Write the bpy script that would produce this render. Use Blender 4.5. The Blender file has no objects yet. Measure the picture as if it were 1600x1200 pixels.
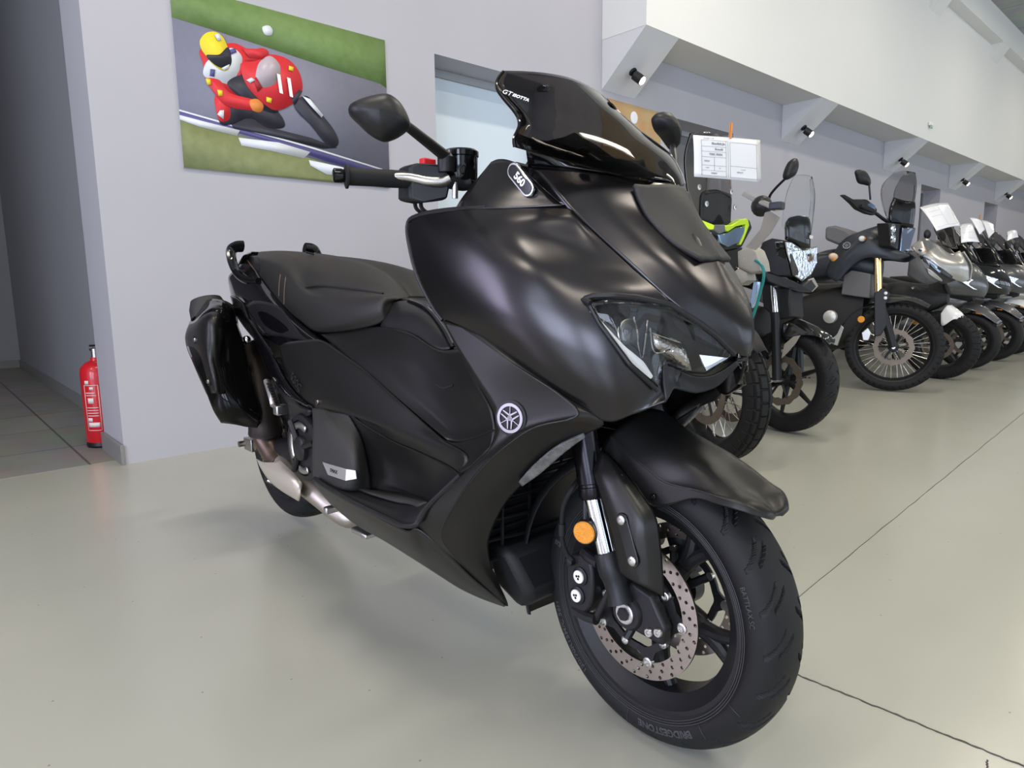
import bpy, bmesh, math, random
from mathutils import Vector, Matrix
from math import sin, cos, pi, radians
random.seed(7)
S = bpy.context.scene
COL = S.collection
# ------------------------------------------------------------------ camera
# world frame: X runs along the poster wall, Y = 0 is that wall, the showroom lies at Y < 0
F_PX = 1042.6
CAM = Vector((0.0, -3.688, 0.89))
PITCH, ROLL, YAW = radians(8.82), radians(-0.503), radians(47.625)
_f = Vector((sin(radians(90) - YAW + 0) , cos(radians(90) - YAW), 0))
_fw = Vector((cos(YAW) * cos(PITCH), sin(YAW) * cos(PITCH), -sin(PITCH)))
_fh = Vector((cos(YAW), sin(YAW), 0))
_r = Vector((sin(YAW), -cos(YAW), 0))
_u = _r.cross(_fw)
_r2 = _r * cos(ROLL) + _u * sin(ROLL)
_u2 = _u * cos(ROLL) - _r * sin(ROLL)
cd = bpy.data.cameras.new('camera'); cam = bpy.data.objects.new('camera', cd); COL.objects.link(cam)
cd.sensor_width = 36; cd.lens = 36 * F_PX / 1600; cd.clip_start = .02; cd.clip_end = 200
M = Matrix((_r2, _u2, -_fw)).transposed().to_4x4(); M.translation = CAM
cam.matrix_world = M
S.camera = cam
S.view_settings.view_transform = 'Standard'; S.view_settings.look = 'None'
S.view_settings.exposure = -0.5; S.view_settings.gamma = 1; S.view_settings.use_curve_mapping = False
# ------------------------------------------------------------------ light
w = bpy.data.worlds.new('sky'); S.world = w; w.use_nodes = True
bg = w.node_tree.nodes['Background']; bg.inputs[0].default_value = (.62, .74, 1, 1); bg.inputs[1].default_value = 1.0

def area(name, loc, rot, sx, sy, power, color):
    l = bpy.data.lights.new(name, 'AREA'); l.shape = 'RECTANGLE'; l.size = sx; l.size_y = sy
    l.energy = power; l.color = color
    o = bpy.data.objects.new(name, l); COL.objects.link(o); o.location = loc; o.rotation_euler = rot
    return o
# daylight in the shop front (behind the camera), in the left end wall, and ceiling strip lamps
for i, x in enumerate((-2.6, 1.2, 5.0, 8.8, 12.6, 17.0)):
    area('daylight', (x, -10.3, 1.9), (radians(90), 0, 0), 3.2, 2.9, 45 if x < 4 else 120, (.78, .89, 1))
for y in (-4.2, -7.4):
    area('daylight', (-5.6, y, 1.8), (0, radians(-90), 0), 2.8, 2.3, 300, (.72, .80, 1))
area('daylight', (-4.2, -.03, 1.7), (radians(-90), 0, 0), 3.0, 2.7, 330, (.78, .74, 1))  # added violet-blue lamp, placed to give the side fairing its lilac highlight
# linear ceiling lamps, warm white, running along the showroom
for i, x in enumerate((-3.2, 0.6, 4.4, 8.2, 12.0, 15.8, 19.6)):
    for y in (-2.4, -5.4):
        area('ceiling_lamp', (x, y, 4.9), (0, 0, 0), 1.5, .22, 92 if x < 6 else 42, (1, .92, .77))

# ------------------------------------------------------------------ node materials
MATS = {}
def mat(name, base=(.5, .5, .5), rough=.5, metal=0, spec=.5, bump=0, bscale=400, noise=0, nscale=6, c2=None,
        trans=0, ior=1.45, coat=0, emit=None, es=1, alpha=1, rvar=0, aniso=0, thin=False):
    if name in MATS: return MATS[name]
    m = bpy.data.materials.new(name); m.use_nodes = True; nt = m.node_tree
    b = nt.nodes['Principled BSDF']
    b.inputs['Base Color'].default_value = (*base, 1); b.inputs['Roughness'].default_value = rough
    b.inputs['Metallic'].default_value = metal; b.inputs['Specular IOR Level'].default_value = spec
    b.inputs['IOR'].default_value = ior; b.inputs['Transmission Weight'].default_value = trans
    b.inputs['Coat Weight'].default_value = coat; b.inputs['Coat Roughness'].default_value = .05
    b.inputs['Alpha'].default_value = alpha
    if emit: b.inputs['Emission Color'].default_value = (*emit, 1); b.inputs['Emission Strength'].default_value = es
    tc = nt.nodes.new('ShaderNodeTexCoord')
    if noise or rvar:
        n = nt.nodes.new('ShaderNodeTexNoise'); n.inputs['Scale'].default_value = nscale; n.inputs['Detail'].default_value = 6
        nt.links.new(tc.outputs['Object'], n.inputs['Vector'])
        if noise:
            mx = nt.nodes.new('ShaderNodeMix'); mx.data_type = 'RGBA'
            mx.inputs[6].default_value = (*base, 1)
            mx.inputs[7].default_value = (*(c2 or [min(1, c * (1 + noise)) for c in base]), 1)
            nt.links.new(n.outputs['Fac'], mx.inputs[0]); nt.links.new(mx.outputs[2], b.inputs['Base Color'])
        if rvar:
            mr = nt.nodes.new('ShaderNodeMapRange'); mr.inputs['From Min'].default_value = .3; mr.inputs['From Max'].default_value = .7
            mr.inputs['To Min'].default_value = max(0, rough - rvar); mr.inputs['To Max'].default_value = rough + rvar
            nt.links.new(n.outputs['Fac'], mr.inputs[0]); nt.links.new(mr.outputs[0], b.inputs['Roughness'])
    if bump:
        n2 = nt.nodes.new('ShaderNodeTexNoise'); n2.inputs['Scale'].default_value = bscale; n2.inputs['Detail'].default_value = 2
        nt.links.new(tc.outputs['Object'], n2.inputs['Vector'])
        bp = nt.nodes.new('ShaderNodeBump'); bp.inputs['Strength'].default_value = bump; bp.inputs['Distance'].default_value = .002
        nt.links.new(n2.outputs['Fac'], bp.inputs['Height']); nt.links.new(bp.outputs['Normal'], b.inputs['Normal'])
    MATS[name] = m
    return m

paint = mat('matte_graphite_paint', (.050, .048, .050), .25, .92, bump=.008, bscale=1600)
paint_l = mat('satin_titan_plastic', (.034, .033, .032), .33, .75, bump=.08, bscale=1200)
satin = mat('satin_black_plastic', (.010, .010, .011), .42, 0, spec=.4, bump=.06, bscale=900)
tex_pl = mat('grained_black_plastic', (.026, .025, .024), .55, 0, bump=.5, bscale=650)
gloss = mat('gloss_black_plastic', (.004, .004, .005), .10, 0, coat=.1)
dull = mat('dull_black_plastic', (.008, .008, .009), .6, 0)
seatm = mat('black_seat_vinyl', (.015, .0138, .0125), .5, 0, bump=.4, bscale=500)
rubber = mat('tyre_rubber', (.009, .009, .0095), .6, 0, spec=.3, bump=.12, bscale=300, noise=.5, nscale=14)
cast = mat('cast_black_alloy', (.022, .022, .024), .42, .5, bump=.15, bscale=500)
alu = mat('brushed_aluminium', (.55, .54, .52), .35, 1, bump=.1, bscale=300)
steel = mat('disc_steel', (.30, .265, .235), .30, 1, noise=.35, nscale=20)
bg_steel = mat('worn_disc_steel', (.17, .14, .115), .5, .8, noise=.4, nscale=20)
muff_m = mat('muffler_gloss_black', (.003, .003, .003), .07, 0, spec=.22)
chrome = mat('chrome', (.85, .85, .86), .06, 1)
darkchr = mat('dark_anodised_tube', (.018, .016, .019), .22, .7)
warmalu = mat('warm_silver_heat_shield', (.62, .56, .48), .38, .5)
pipem = mat('heat_stained_pipe', (.13, .095, .075), .4, .9, noise=.6, nscale=9)
amber = mat('amber_reflector', (.62, .19, .008), .3, 0, bump=1, bscale=420, noise=1, nscale=160, c2=(.85, .36, .03))
whiteplastic = mat('white_plastic', (.85, .85, .84), .4)
lens = mat('clear_lens', (1, 1, 1), .02, 0, trans=1, ior=1.3)
smoke = mat('smoked_screen', (.09, .083, .078), .04, 0, trans=1, ior=1.12)
clearscr = mat('clear_screen', (.93, .95, .95), .02, 0, trans=1, ior=1.08)
greyscr = mat('light_smoked_screen', (.6, .6, .6), .03, 0, trans=1, ior=1.1)
reflector = mat('lamp_reflector', (.36, .34, .31), .22, 1, bump=.5, bscale=260)
drl = mat('light_guide', (.80, .80, .76), .3, 0)
red = mat('red_button', (.65, .02, .03), .4)

# ------------------------------------------------------------------ helpers
def setp(o, label=None, cat=None, group=None, kind=None):
    for k, v in (('label', label), ('category', cat), ('group', group), ('kind', kind)):
        if v: o[k] = v
    return o
def empty(name, loc, rz, label, cat, group=None):
    o = bpy.data.objects.new(name, None); COL.objects.link(o)
    o.location = loc; o.rotation_euler = (0, 0, rz); o.empty_display_size = .1
    setp(o, label, cat, group); o['_m'] = 1
    ROOTM[o.name] = (Matrix.Translation(loc) @ Matrix.Rotation(rz, 4, 'Z')).inverted()
    return o
ROOTM = {}
def rootinv(o):
    while o.parent is not None: o = o.parent
    return ROOTM.get(o.name, Matrix.Identity(4))

def cr(p, n, closed=False):
    """Catmull-Rom resample of control points into n samples"""
    k = len(p)
    if k == 2: return [p[0].lerp(p[1], i / (n - 1)) for i in range(n)]
    out = []
    L = k if closed else k - 1
    for i in range(n):
        t = i / (n if closed else n - 1) * L
        a = min(int(t), L - 1); u = t - a
        if closed: q = [p[(a + j) % k] for j in (-1, 0, 1, 2)]
        else:
            p1, p2 = p[a], p[a + 1]
            q = [p[a - 1] if a > 0 else p1 * 2 - p2, p1, p2, p[a + 2] if a + 2 < k else p2 * 2 - p1]
        out.append(.5 * ((2 * q[1]) + (q[2] - q[0]) * u + (2 * q[0] - 5 * q[1] + 4 * q[2] - q[3]) * u * u + (3 * q[1] - q[0] - 3 * q[2] + q[3]) * u ** 3))
    return out
def even(p, n, closed=False):
    q = cr(p, n * 8, closed); d = [0]
    for i in range(1, len(q)): d.append(d[-1] + (q[i] - q[i - 1]).length)
    out = []; j = 0
    for i in range(n):
        t = d[-1] * i / (n - 1)
        while j < len(q) - 2 and d[j + 1] < t: j += 1
        out.append(q[j].lerp(q[j + 1], (t - d[j]) / max(1e-9, d[j + 1] - d[j])))
    return out
def lin(p, n):
    L = len(p) - 1; out = []
    for i in range(n):
        t = i / (n - 1) * L; a = min(int(t), L - 1); out.append(p[a].lerp(p[a + 1], t - a))
    return out

class MB:
    def __init__(s): s.v = []; s.f = []
    def add(s, v, f):
        o = len(s.v); s.v += [Vector(x) for x in v]; s.f += [tuple(i + o for i in q) for q in f]; return s
    def box(s, c, sz, ax=None):
        ax = ax or (Vector((1, 0, 0)), Vector((0, 1, 0)), Vector((0, 0, 1)))
        v = [Vector(c) + ax[0] * (i * sz[0] / 2) + ax[1] * (j * sz[1] / 2) + ax[2] * (k * sz[2] / 2) for i in (-1, 1) for j in (-1, 1) for k in (-1, 1)]
        return s.add(v, [(0, 1, 3, 2), (4, 6, 7, 5), (0, 4, 5, 1), (2, 3, 7, 6), (0, 2, 6, 4), (1, 5, 7, 3)])
    def lathe(s, o, ax, prof, n=32, cap=True, sx=None):
        """prof: list of (r, h) along axis ax from point o"""
        ax = ax.normalized(); a = ax.orthogonal().normalized() if sx is None else (sx - ax * sx.dot(ax)).normalized(); b = ax.cross(a)
        v = []
        for r, h in prof:
            for i in range(n):
                t = 2 * pi * i / n; v.append(o + ax * h + (a * cos(t) + b * sin(t)) * r)
        f = []
        for k in range(len(prof) - 1):
            for i in range(n):
                j = (i + 1) % n; f.append((k * n + i, k * n + j, (k + 1) * n + j, (k + 1) * n + i))
        if cap:
            f.append(tuple(range(n - 1, -1, -1))); f.append(tuple(range((len(prof) - 1) * n, len(prof) * n)))
        return s.add(v, f)
    def cyl(s, p0, p1, r0, r1=None, n=24):
        r1 = r0 if r1 is None else r1
        return s.lathe(p0, p1 - p0, [(r0, 0), (r1, (p1 - p0).length)], n)
    def tube(s, pts, r, n=10, seg=None, rr=None, flat=1):
        P = cr(pts, seg or max(8, len(pts) * 5)) if len(pts) > 2 else list(pts)
        m = len(P); T = [(P[min(i + 1, m - 1)] - P[max(i - 1, 0)]).normalized() for i in range(m)]
        a = T[0].orthogonal().normalized(); v = []
        for i in range(m):
            a = (a - T[i] * a.dot(T[i])).normalized(); b = T[i].cross(a)
            q = r if rr is None else rr[0] + (rr[1] - rr[0]) * i / (m - 1)
            for k in range(n):
                t = 2 * pi * k / n; v.append(P[i] + (a * cos(t) + b * sin(t) * flat) * q)
        f = [(i * n + k, i * n + (k + 1) % n, (i + 1) * n + (k + 1) % n, (i + 1) * n + k) for i in range(m - 1) for k in range(n)]
        f += [tuple(range(n - 1, -1, -1)), tuple(range((m - 1) * n, m * n))]
        return s.add(v, f)
    def ball(s, c, r, n=20, sc=(1, 1, 1), ax=None):
        ax = ax or (Vector((1, 0, 0)), Vector((0, 1, 0)), Vector((0, 0, 1)))
        v = []; h = n // 2
        for j in range(h + 1):
            ph = pi * j / h
            for i in range(n):
                t = 2 * pi * i / n
                v.append(Vector(c) + ax[0] * (sin(ph) * cos(t) * r * sc[0]) + ax[1] * (sin(ph) * sin(t) * r * sc[1]) + ax[2] * (cos(ph) * r * sc[2]))
        return s.add(v, [(j * n + i, j * n + (i + 1) % n, (j + 1) * n + (i + 1) % n, (j + 1) * n + i) for j in range(h) for i in range(n)])
    def loft(s, rings, closed_ends=True):
        n = len(rings[0]); v = [p for r in rings for p in r]
        f = [(k * n + i, k * n + (i + 1) % n, (k + 1) * n + (i + 1) % n, (k + 1) * n + i) for k in range(len(rings) - 1) for i in range(n)]
        if closed_ends: f += [tuple(range(n - 1, -1, -1)), tuple(range((len(rings) - 1) * n, len(rings) * n))]
        return s.add(v, f)
    def grid(s, rows):
        n = len(rows[0]); v = [p for r in rows for p in r]
        return s.add(v, [(k * n + i, k * n + i + 1, (k + 1) * n + i + 1, (k + 1) * n + i) for k in range(len(rows) - 1) for i in range(n - 1)])
    def prism(s, poly, d):
        """poly: planar outline (world points), extruded by vector d"""
        n = len(poly); v = list(poly) + [p + d for p in poly]
        return s.add(v, [tuple(range(n - 1, -1, -1)), tuple(range(n, 2 * n))] + [(i, (i + 1) % n, n + (i + 1) % n, n + i) for i in range(n)])
    def mirror(s, fr):
        o = MB(); o.v = [fr.mir(p) for p in s.v]; o.f = [tuple(reversed(q)) for q in s.f]; return o
    def build(s, name, m, parent=None, thick=0, bevel=0, sub=0, sharp=35, seg=2, weld=False, **props):
        inv = rootinv(parent) if parent is not None else Matrix.Identity(4)
        me = bpy.data.meshes.new(name); me.from_pydata([inv @ p for p in s.v], [], s.f)
        bm = bmesh.new(); bm.from_mesh(me)
        if weld: bmesh.ops.remove_doubles(bm, verts=bm.verts, dist=1e-5)
        bmesh.ops.recalc_face_normals(bm, faces=bm.faces)
        bm.to_mesh(me); bm.free(); me.update()
        me.polygons.foreach_set('use_smooth', [True] * len(me.polygons))
        if sharp and not thick: me.set_sharp_from_angle(angle=radians(sharp))
        ms = m if isinstance(m, (list, tuple)) else [m]
        for x in ms: me.materials.append(x)
        o = bpy.data.objects.new(name, me); COL.objects.link(o)
        if parent is not None: o.parent = parent
        if sub: md = o.modifiers.new('sub', 'SUBSURF'); md.levels = md.render_levels = sub
        if thick:
            md = o.modifiers.new('thickness', 'SOLIDIFY'); md.thickness = abs(thick); md.offset = 0 if thick > 0 else 1; md.use_even_offset = False
        if bevel:
            md = o.modifiers.new('bevel', 'BEVEL'); md.width = bevel; md.segments = seg; md.limit_method = 'ANGLE'; md.angle_limit = radians(40); md.harden_normals = False
        setp(o, **props)
        return o

class Frame:
    """x forward, s to the rider's right, z up; origin o on the floor, heading = world angle"""
    def __init__(s, o, yaw, lean=0):
        s.o = Vector(o); s.yaw = yaw
        s.F = Vector((cos(yaw), sin(yaw), 0)); R = Vector((sin(yaw), -cos(yaw), 0)); Z = Vector((0, 0, 1))
        s.R = R * cos(lean) + Z * sin(lean); s.Z = Z * cos(lean) - R * sin(lean)
    def __call__(s, x, q, z): return s.o + s.F * x + s.R * q + s.Z * z
    def P(s, px, py, q=None, x=None, z=None):
        d = _fw + _r2 * ((px - 800) / F_PX) - _u2 * ((py - 600) / F_PX)
        rel = CAM - s.o
        if q is not None: t = (q - rel.dot(s.R)) / d.dot(s.R)
        elif x is not None: t = (x - rel.dot(s.F)) / d.dot(s.F)
        else: t = (z - rel.dot(s.Z)) / d.dot(s.Z)
        return CAM + d * t
    def mir(s, p):
        return p - s.R * (2 * (p - s.o).dot(s.R))
    def pts(s, L, q=None): return [s.P(a[0], a[1], a[2] if len(a) > 2 else q) for a in L]

def proj(p):
    d = p - CAM; z = d.dot(_fw); return 800 + F_PX * d.dot(_r2) / z, 600 - F_PX * d.dot(_u2) / z
def inside(x, y, poly):
    c = False; n = len(poly)
    for i in range(n):
        (x1, y1), (x2, y2) = poly[i][:2], poly[(i + 1) % n][:2]
        if (y1 > y) != (y2 > y) and x < (x2 - x1) * (y - y1) / (y2 - y1) + x1: c = not c
    return c
def patch(fr, rows, name, m, parent, nu=28, nv=28, thick=.004, mirror=True, cut=None, sharpu=False, sharpv=False, off=0, **props):
    """rows of (px, py, s) control points -> smooth shell; the twin on the other side is mirrored"""
    R = [(lin if sharpu else cr)(fr.pts(r), nu) for r in rows]
    Cc = [(lin if sharpv else cr)([r[i] for r in R], nv) for i in range(nu)]
    G = [[Cc[i][j] for i in range(nu)] for j in range(nv)]
    mb = MB().grid(G)
    if cut: mb.f = [q for q in mb.f if not all(inside(*proj(mb.v[i]), cut) for i in q)]
    o = mb.build(name, m, parent, thick=thick, **props)
    if mirror: mb.mirror(fr).build(name, m, parent, thick=thick)
    return o, G
def strip(pa, pb, n=20):
    return MB().grid([cr(pa, n), cr(pb, n)])

def text_mb(txt, size, fn, depth=.0006, font_off=(0, 0), res=3, align='CENTER', shear=0, bold=0):
    """lettering as real geometry: fn maps (x, y, z) in text space to world"""
    cu = bpy.data.curves.new('lettering', 'FONT'); cu.body = txt; cu.size = size; cu.align_x = align; cu.align_y = 'CENTER'
    cu.resolution_u = res; cu.extrude = depth; cu.shear = shear; cu.offset = bold
    o = bpy.data.objects.new('lettering', cu); COL.objects.link(o)
    bpy.context.view_layer.update()
    me = o.to_mesh(); mb = MB()
    mb.add([fn(v.co.x, v.co.y, v.co.z) for v in me.vertices], [tuple(p.vertices) for p in me.polygons])
    o.to_mesh_clear(); bpy.data.objects.remove(o); bpy.data.curves.remove(cu)
    return mb
# ------------------------------------------------------------------ the room
def wallmat(name, c1, c2, rough=.85):
    return mat(name, c1, rough, bump=.15, bscale=60, noise=1, nscale=1.2, c2=c2)
wall_m = wallmat('lilac_grey_wall_paint', (.43, .42, .46), (.48, .47, .51))
white_m = wallmat('white_bulkhead_paint', (.76, .755, .73), (.80, .795, .77))
brk_m = wallmat('white_bracket_paint', (.66, .66, .67), (.70, .70, .71))
corr_m = wallmat('corridor_grey_paint', (.30, .30, .33), (.34, .34, .37))
base_m = mat('grey_tile_skirting', (.24, .235, .23), .45)
ceil_m = mat('ceiling_tiles', (.62, .63, .62), .9)

def epoxy():
    m = bpy.data.materials.new('grey_epoxy_floor'); m.use_nodes = True; nt = m.node_tree; N = nt.nodes; L = nt.links
    b = N['Principled BSDF']; tc = N.new('ShaderNodeTexCoord')
    mp = N.new('ShaderNodeMapping'); mp.inputs['Location'].default_value = (.31, .17, .43); L.new(tc.outputs['Object'], mp.inputs['Vector'])
    def noise(sc, det=5, rough=.5):
        n = N.new('ShaderNodeTexNoise'); n.inputs['Scale'].default_value = sc; n.inputs['Detail'].default_value = det
        n.inputs['Roughness'].default_value = rough; L.new(mp.outputs[0], n.inputs['Vector']); return n
    n1 = noise(.7); cr1 = N.new('ShaderNodeValToRGB'); L.new(n1.outputs['Fac'], cr1.inputs[0])
    cr1.color_ramp.elements[0].position = .3; cr1.color_ramp.elements[0].color = (.380, .380, .325, 1)
    cr1.color_ramp.elements[1].position = .7; cr1.color_ramp.elements[1].color = (.425, .425, .368, 1)
    # small dark specks of dirt
    vo = N.new('ShaderNodeTexVoronoi'); vo.voronoi_dimensions = '2D'; vo.inputs['Scale'].default_value = 3.6; L.new(mp.outputs[0], vo.inputs['Vector'])
    lt = N.new('ShaderNodeMath'); lt.operation = 'LESS_THAN'; lt.inputs[1].default_value = .0085; L.new(vo.outputs['Distance'], lt.inputs[0])
    mx = N.new('ShaderNodeMix'); mx.data_type = 'RGBA'; mx.inputs[7].default_value = (.10, .09, .075, 1)
    mf = N.new('ShaderNodeMath'); mf.operation = 'MULTIPLY'; mf.inputs[1].default_value = .55; L.new(lt.outputs[0], mf.inputs[0])
    L.new(mf.outputs[0], mx.inputs[0]); L.new(cr1.outputs[0], mx.inputs[6]); L.new(mx.outputs[2], b.inputs['Base Color'])
    n2 = noise(2.2, 4); mr = N.new('ShaderNodeMapRange'); mr.inputs['To Min'].default_value = .18; mr.inputs['To Max'].default_value = .262
    L.new(n2.outputs['Fac'], mr.inputs[0]); L.new(mr.outputs[0], b.inputs['Roughness'])
    n3 = noise(14, 3); bp = N.new('ShaderNodeBump'); bp.inputs['Strength'].default_value = .05; bp.inputs['Distance'].default_value = .003
    L.new(n3.outputs['Fac'], bp.inputs['Height'])
    b.inputs['Specular IOR Level'].default_value = .55
    return m
def tiles(name, c1, c2, size=.6, mortar=(.12, .12, .11), rough=.5, msize=.006):
    m = bpy.data.materials.new(name); m.use_nodes = True; nt = m.node_tree; b = nt.nodes['Principled BSDF']
    tc = nt.nodes.new('ShaderNodeTexCoord'); br = nt.nodes.new('ShaderNodeTexBrick'); nt.links.new(tc.outputs['Object'], br.inputs['Vector'])
    br.offset = 0; br.inputs['Scale'].default_value = 1; br.inputs['Brick Width'].default_value = size; br.inputs['Row Height'].default_value = size
    br.inputs['Mortar Size'].default_value = msize; br.inputs['Color1'].default_value = (*c1, 1); br.inputs['Color2'].default_value = (*c2, 1); br.inputs['Mortar'].default_value = (*mortar, 1)
    n = nt.nodes.new('ShaderNodeTexNoise'); n.inputs['Scale'].default_value = 4; n.inputs['Detail'].default_value = 8; nt.links.new(tc.outputs['Object'], n.inputs['Vector'])
    mx = nt.nodes.new('ShaderNodeMix'); mx.data_type = 'RGBA'; mx.blend_type = 'MULTIPLY'; mx.inputs[0].default_value = .5
    nt.links.new(br.outputs['Color'], mx.inputs[6]); nt.links.new(n.outputs['Color'], mx.inputs[7]); nt.links.new(mx.outputs[2], b.inputs['Base Color'])
    b.inputs['Roughness'].default_value = rough
    return m

def bx(x0, x1, y0, y1, z0, z1):
    return MB().box(((x0 + x1) / 2, (y0 + y1) / 2, (z0 + z1) / 2), (x1 - x0, y1 - y0, z1 - z0))
def struct(name, mb, m, **k):
    o = mb.build(name, m, **k); o['kind'] = 'structure'; return o
XE, YF, H = 24.0, -10.0, 5.0
struct('floor', bx(-6, XE, YF - .3, .12, -.1, 0), epoxy())
struct('floor_corridor', bx(-4.2, 1.1, .12, 6.2, -.1, .002), tiles('grey_stone_tiles', (.30, .29, .27), (.34, .33, .30), .62))
# saw-cut joints in the epoxy
def fpt(px, py): return floorF.P(px, py, z=0.0)
floorF = Frame((0, 0, 0), 0)
joint_m = mat('joint_filler', (.07, .07, .065), .8)
def crack(a, b, wd, name):
    p, q = fpt(*a), fpt(*b); d = (q - p).normalized(); n = Vector((-d.y, d.x, 0)); pts1, pts2 = [], []
    k = 60
    for i in range(k + 1):
        c = p.lerp(q, i / k) + n * random.uniform(-.0018, .0018) + Vector((0, 0, .0008)); ww = wd * random.uniform(.5, 1.2)
        pts1.append(c + n * ww); pts2.append(c - n * ww)
    struct(name, MB().grid([pts1, pts2]), joint_m, thick=.0012)
crack((1180, 1028), (1640, 1214), .0022, 'trim_1')
crack((1230, 947), (1640, 612), .0009, 'trim_2')
crack((1543, 1188), (1540, 1230), .0012, 'trim_3')
# poster wall with window niches cut out
holes = [(2.715, 3.84, .72, 2.332), (5.322, 6.43, .9, 2.336), (12.21, 13.19, .9, 2.345), (16.0, 17.0, .9, 2.34)]
def wall_with_holes(name, x0, x1, z1, holes, th=.30, y0=0.0, m=None):
    mb = MB(); x = x0
    for (a, b, c, d) in holes:
        mb.box(((x + a) / 2, y0 + th / 2, z1 / 2), (a - x, th, z1))
        mb.box(((a + b) / 2, y0 + th / 2, c / 2), (b - a, th, c))
        mb.box(((a + b) / 2, y0 + th / 2, (d + z1) / 2), (b - a, th, z1 - d)); x = b
    mb.box(((x + x1) / 2, y0 + th / 2, z1 / 2), (x1 - x, th, z1))
    return struct(name, mb, m or wall_m)
wall_with_holes('wall_back', .75, XE, H, holes, th=.42)
blind_l = mat('back_lit_roller_blind', (.62, .70, .76), .8, trans=0, emit=(.60, .75, .88), es=.11)
blind_d = mat('grey_roller_blind', (.20, .20, .20), .8)
frame_m = mat('window_frame_grey', (.35, .36, .38), .5)
for i, (a, b, c, d) in enumerate(holes):
    m = blind_l if i == 0 else blind_d
    f = struct('window_%d' % (i + 1), bx(a + .002, b - .002, .27, .30, c + .002, d - .002), m)
    fr_ = MB(); fr_.box(((a + b) / 2, .255, d - .025), (b - a, .03, .05)); fr_.box((a + .02, .25, (c + d) / 2), (.04, .03, d - c)); fr_.box((b - .02, .25, (c + d) / 2), (.04, .03, d - c))
    o = fr_.build('window_frame', frame_m, f, bevel=.003); 
# corridor left of the poster wall
struct('wall_corridor', bx(.92, 1.1, .42, 6.2, 0, H), corr_m)
struct('wall_far', bx(-4.2, .92, 5.27, 5.5, 0, H), corr_m)
struct('wall_corridor_left', bx(-2.3, -2.1, 0, 5.27, 0, H), corr_m)
struct('baseboard_back', bx(-4.2, .905, 5.25, 5.27, 0, .085), base_m)
struct('baseboard_corridor', bx(.905, .92, .44, 5.25, 0, .085), base_m)
struct('baseboard_pillar', bx(.733, .7495, -.012, .42, 0, .10), base_m, bevel=.002)
struct('wall_left', MB().box((-6.1, -5, H / 2), (.2, 10.4, H)) if False else MB().box((-6.1, -1.3, H / 2), (.2, 2.6, H)).box((-6.1, -9.4, H / 2), (.2, 1.2, H)).box((-6.1, -5.8, 4.1), (.2, 6.4, 1.8)).box((-6.1, -5.8, .2), (.2, 6.4, .4)), wall_m)
struct('wall_left_back', MB().box((-4.15, .1, .17), (3.7, .2, .34)).box((-4.15, .1, 4.05), (3.7, .2, 1.9)).box((-2.48, .1, 2), (.36, .2, 4)).box((-5.86, .1, 2), (.28, .2, 4)), wall_m)
struct('wall_right', bx(XE, XE + .2, YF, .3, 0, H), wall_m)
struct('ceiling', bx(-6, XE, YF, .3, H, H + .1), tiles('ceiling_panels', (.50, .51, .50), (.48, .49, .48), 1.2, (.35, .35, .35), .9, .012))
struct('ceiling_corridor', bx(-4.2, 1.1, .12, 6.2, H, H + .1), ceil_m)
# shop front: piers, sill and head between tall windows
mb = MB().box(((-6 + XE) / 2, YF - .1, .2), (XE + 6, .2, .4)).box(((-6 + XE) / 2, YF - .1, 4.2), (XE + 6, .2, 1.6))
for x in (-5.2, -.7, 3.1, 6.9, 10.7, 14.8, 19.6, 22.8): mb.box((x, YF - .1, H / 2), (.6 if x < 19 else 1.6, .2, H))
struct('wall_front', mb, white_m)
for i, x in enumerate((-2.6, 1.2, 5.0, 8.8, 12.7, 17.2)):
    b = MB()
    for k in (-1, 0, 1): b.box((x + k * .55, YF - .08, 1.9), (.05, .06, 3.0))
    b.box((x, YF - .08, 2.5), (3.2, .06, .05))
    struct('window_%d' % (i + 11), b, frame_m)
# white bulkhead, sloped brackets below it, beam and brackets at the ceiling
BX = 4.365
struct('trim_4', bx(BX, XE - .01, -.43, -.002, 2.775, H - .35), white_m)
struct('trim_5', bx(-6, XE - .01, -.60, -.002, 4.62, H - .001), white_m)
for k in range(7):
    x0 = BX + .003 + k * 3.075
    if x0 + .43 > XE: break
    poly = [Vector((x0, -.002, 2.40)), Vector((x0, -.428, 2.7745)), Vector((x0, -.002, 2.7745))]
    struct('trim_%d' % (6 + k), MB().prism(poly, Vector((.43, 0, 0))), brk_m, sharp=10)
    struct('trim_%d' % (16 + k), MB().prism([Vector((x0, -.43, 4.40)), Vector((x0, -.43, 4.619)), Vector((x0, -.598, 4.619))], Vector((.43, 0, 0))), white_m, sharp=10)

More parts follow.
